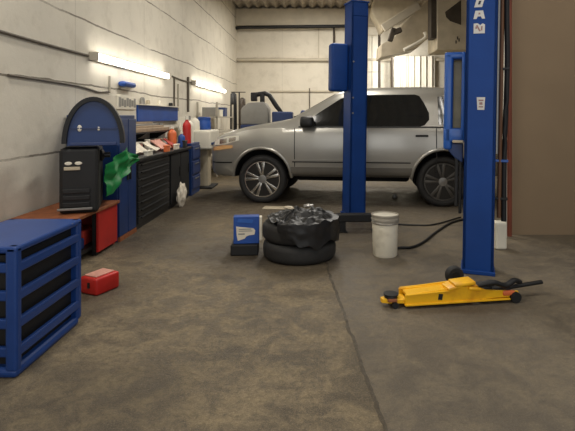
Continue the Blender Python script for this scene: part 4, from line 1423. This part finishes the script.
# right back bay: pale panels, dark pipes, ducts
pn = thing('wall_cladding', 'white upright cladding panel on the back wall just beyond the far lift post', 'panel', (0, 15.9, 0))
a, b = at(366, 0, 15.9).x, at(378, 0, 15.9).x
for k in range(3):
    z0 = 0.4 + k * 1.2
    boxpart('cladding_sheet', (a, 0, z0), ((a + b) / 2 - 0.01, 0.08, z0 + 1.18), 'white_plastic', pn, 0.006)
    boxpart('cladding_sheet', ((a + b) / 2 + 0.01, 0, z0), (b, 0.08, z0 + 1.18), 'white_plastic', pn, 0.006)
boxpart('bottom_rail', (a, 0, 0), (b, 0.08, 0.4), 'white_plastic', pn)
for px, top, r, lb_ in ((379.3, 28, 0.042, 'dark upright pipe on the back wall beside the white cladding'), (392.3, 38, 0.045, 'dark upright pipe under the inclined duct')):
    Y = 15.4
    p = at(px, top, Y)
    bm = bmesh.new()
    add_tube(bm, [(p.x, Y, 0), (p.x, Y, p.z)], r, 12)
    tag(obj('riser_pipe', bm, 'pipe_dark', smooth=True), lb_, 'pipe')
for px, lb_ in ((398.5, 'white hanging drape nearest the dark pipes on the bright back wall'), (413, 'white hanging drape in the middle of the bright back wall'), (428, 'white hanging drape farthest from the dark pipes on the bright back wall')):
    c_ = at(px, 0, 15.8)
    bm = bmesh.new()
    g = []
    for i in range(25):
        s = i / 24
        x = c_.x - 0.235 + 0.47 * s
        y = 15.8 + 0.04 * math.sin(s * 14 + px) + 0.02 * math.sin(s * 31)
        g.append([(x, y, z) for z in (0.6, 1.5, 2.4, 3.3)])
    for d in (0, 0.02):
        V = [[bm.verts.new((x, y + d, z)) for x, y, z in r_] for r_ in g]
        for i in range(24):
            for k in range(3):
                bm.faces.new((V[i][k], V[i + 1][k], V[i + 1][k + 1], V[i][k + 1]))
    tag(obj('white_drape', bm, 'white_plastic', smooth=True), lb_, 'drape', 'drapes on the back wall')


def slab_from_px(name, pts, Y, depth, m, parent=None, bevel=0.02):
    bm = bmesh.new()
    add_prism(bm, [(at(x, y, Y).x, at(x, y, Y).z) for x, y in pts], 'y', 0, depth, bevel)
    return obj(name, bm, m, parent, loc=(0, Y, 0) if parent is None else (0, 0, 0))


# big ventilation box
vb = thing('ventilation_box', 'large beige ventilation box with a dark opening under the roof beside the near lift post', 'ventilation box', (0, 12.4, 0))
Y = 12.4
p_lo, p_hi = at(437, 50, Y), at(478, -20, Y)
boxpart('casing', (p_lo.x, 0, p_lo.z), (p_hi.x, 1.0, 4.87), 'duct', vb, 0.02)
bm = bmesh.new()
q = [(445, 12), (461, 0), (461, 25), (450, 21), (446, 17)]
add_prism(bm, [(at(x, y, Y).x, at(x, y, Y).z) for x, y in q], 'y', -0.012, 0.0)
obj('intake_opening', bm, 'duct_dark', vb)
bm = bmesh.new()
p2, p3 = at(431.5, 38, Y), at(436.5, -20, Y)
add_box(bm, (p2.x, 0.02, p2.z), (p3.x, 0.4, 4.87))
obj('corner_post', bm, 'duct_dark', vb)
bm = bmesh.new()
for x, y in ((456, 42), (459, 40), (457.5, 38)):
    p = at(x, y, Y)
    add_box(bm, (p.x - 0.015, -0.01, p.z - 0.04), (p.x + 0.015, 0.0, p.z + 0.04))
obj('hinge', bm, 'duct_dark', vb)
# sheeting-wrapped duct
bm = bmesh.new()
q = [(380, 58), (381, 44), (396, 38), (402, 24), (424, 4), (431.5, -4), (431.5, 36), (425, 41), (416, 49), (402, 52), (392, 55)]
bm2 = bmesh.new()
Y = 13.4
top = 4.86
poly = [(at(x, max(y, -2), Y).x, min(at(x, y, Y).z, top)) for x, y in q]
add_prism(bm2, poly, 'y', 0, 0.9, 0.03)
bm.free()
tag(obj('wrapped_duct', bm2, 'film', loc=(0, Y, 0)), 'inclined duct wrapped in dusty pale sheeting under the roof', 'duct')
# pale strut running diagonally in front
bm = bmesh.new()
pa, pb = at(383, 28, 12.9), at(419, 5, 12.9)
d = (pb - pa)
ang = math.atan2(d.z, d.x)
add_box(bm, (-d.length / 2, -0.06, -0.12), (d.length / 2, 0.06, 0.10), 0.015, rot=Matrix.Rotation(-ang, 3, 'Y'))
tag(obj('roof_strut', bm, 'beam', loc=(pa + pb) / 2), 'pale diagonal strut in front of the sheeting-wrapped duct', 'strut')
# upper duct and brackets under the roof
bm = bmesh.new()
q = [(374, -2), (372, 12), (378, 22), (382, 32), (394, 22), (412, 10), (418, -2)]
poly = [(at(x, y, 14.3).x, min(at(x, y, 14.3).z, 4.86)) for x, y in q]
add_prism(bm, poly, 'y', 0, 0.7, 0.03)
tag(obj('roof_duct', bm, 'duct', loc=(0, 14.3, 0)), 'beige duct against the roof above the pale diagonal strut', 'duct')
bm = bmesh.new()
pk = at(392.5, 34, 12.7)
add_box(bm, (-0.08, -0.08, -0.20), (0.05, 0.08, 0.16), 0.02, rot=Matrix.Rotation(0.3, 3, 'Y'))
add_box(bm, (0.0, -0.08, 0.0), (0.24, 0.08, 0.14), 0.02, rot=Matrix.Rotation(-0.4, 3, 'Y'))
tag(obj('duct_bracket', bm, 'duct_dark', loc=pk), 'dark bracket below the lower end of the pale diagonal strut', 'bracket')
bm = bmesh.new()
pa, pb = at(404, 50, 13.2), at(433, 37, 13.2)
add_tube(bm, smooth_path([pa, (pa + pb) / 2 + Vector((0, 0, 0.03)), pb + Vector((-0.2, 0, 0.0)), pb + Vector((-0.23, 0, 0.14))]), 0.05, 10)
tag(obj('flexible_tube', bm, 'white_plastic', smooth=True), 'pale flexible tube along the lower edge of the wrapped duct', 'tube')

# ------------------------------------------------------------------ lights


def area(name, loc, target, sx, sy, power, col=(1, 0.95, 0.86)):
    l = bpy.data.lights.new(name, 'AREA')
    l.shape = 'RECTANGLE'
    l.size, l.size_y = sx, sy
    l.energy = power
    l.color = col
    o = bpy.data.objects.new(name, l)
    COL.objects.link(o)
    o.location = loc
    o.rotation_euler = (Vector(target) - Vector(loc)).to_track_quat('-Z', 'Y').to_euler()
    return o


area('ceiling_fill_front', (-1.7, 2.2, 4.7), (-1.7, 2.2, 0), 0.35, 2.4, 85)  # added unseen overhead light, no fixture; set clear of the window reflections
area('ceiling_fill_right', (2.6, 2.2, 4.7), (2.6, 2.2, 0), 0.35, 2.4, 60)  # second half of the added front light, unseen and without fixture
area('ceiling_fill_middle', (0.3, 7.4, 4.7), (0.3, 7.4, 0), 0.35, 2.4, 120)  # unseen fill added under the roof above the van
area('ceiling_fill_back', (0.2, 12.6, 4.4), (0.2, 13.2, 0), 0.35, 2.4, 190)  # unseen fill added under the roof to brighten the back wall
area('bay_lamp', (2.6, 14.6, 3.0), (2.75, 16.0, 2.2), 0.3, 1.5, 42, (1, 0.97, 0.9))
area('behind_camera_fill', (0.8, -1.3, 2.0), (0.3, 6, 0.9), 5.5, 3.2, 70, (0.98, 0.97, 0.95))  # unseen soft fill added behind the camera, for presumed daylight

w = bpy.data.worlds.new('world')
SC.world = w
w.use_nodes = True
w.node_tree.nodes['Background'].inputs[0].default_value = (0.85, 0.92, 1.0, 1)
w.node_tree.nodes['Background'].inputs[1].default_value = 0.18

# ------------------------------------------------------------------ camera
cam = bpy.data.cameras.new('camera')
co = bpy.data.objects.new('camera', cam)
COL.objects.link(co)
co.location = (0, 0, EYE)
co.rotation_euler = (R(90), 0, 0)
cam.sensor_fit = 'HORIZONTAL'
cam.sensor_width = 36.0
cam.lens = 36.0 * F / 575.0
cam.shift_x = -(PX - 287.5) / 575.0
cam.shift_y = -(215.5 - PY) / 575.0
cam.clip_start = 0.05
cam.clip_end = 100
SC.camera = co

vs = SC.view_settings
vs.view_transform = 'Standard'
vs.look = 'None'
vs.exposure = 0.08
vs.gamma = 1.0
vs.use_curve_mapping = False
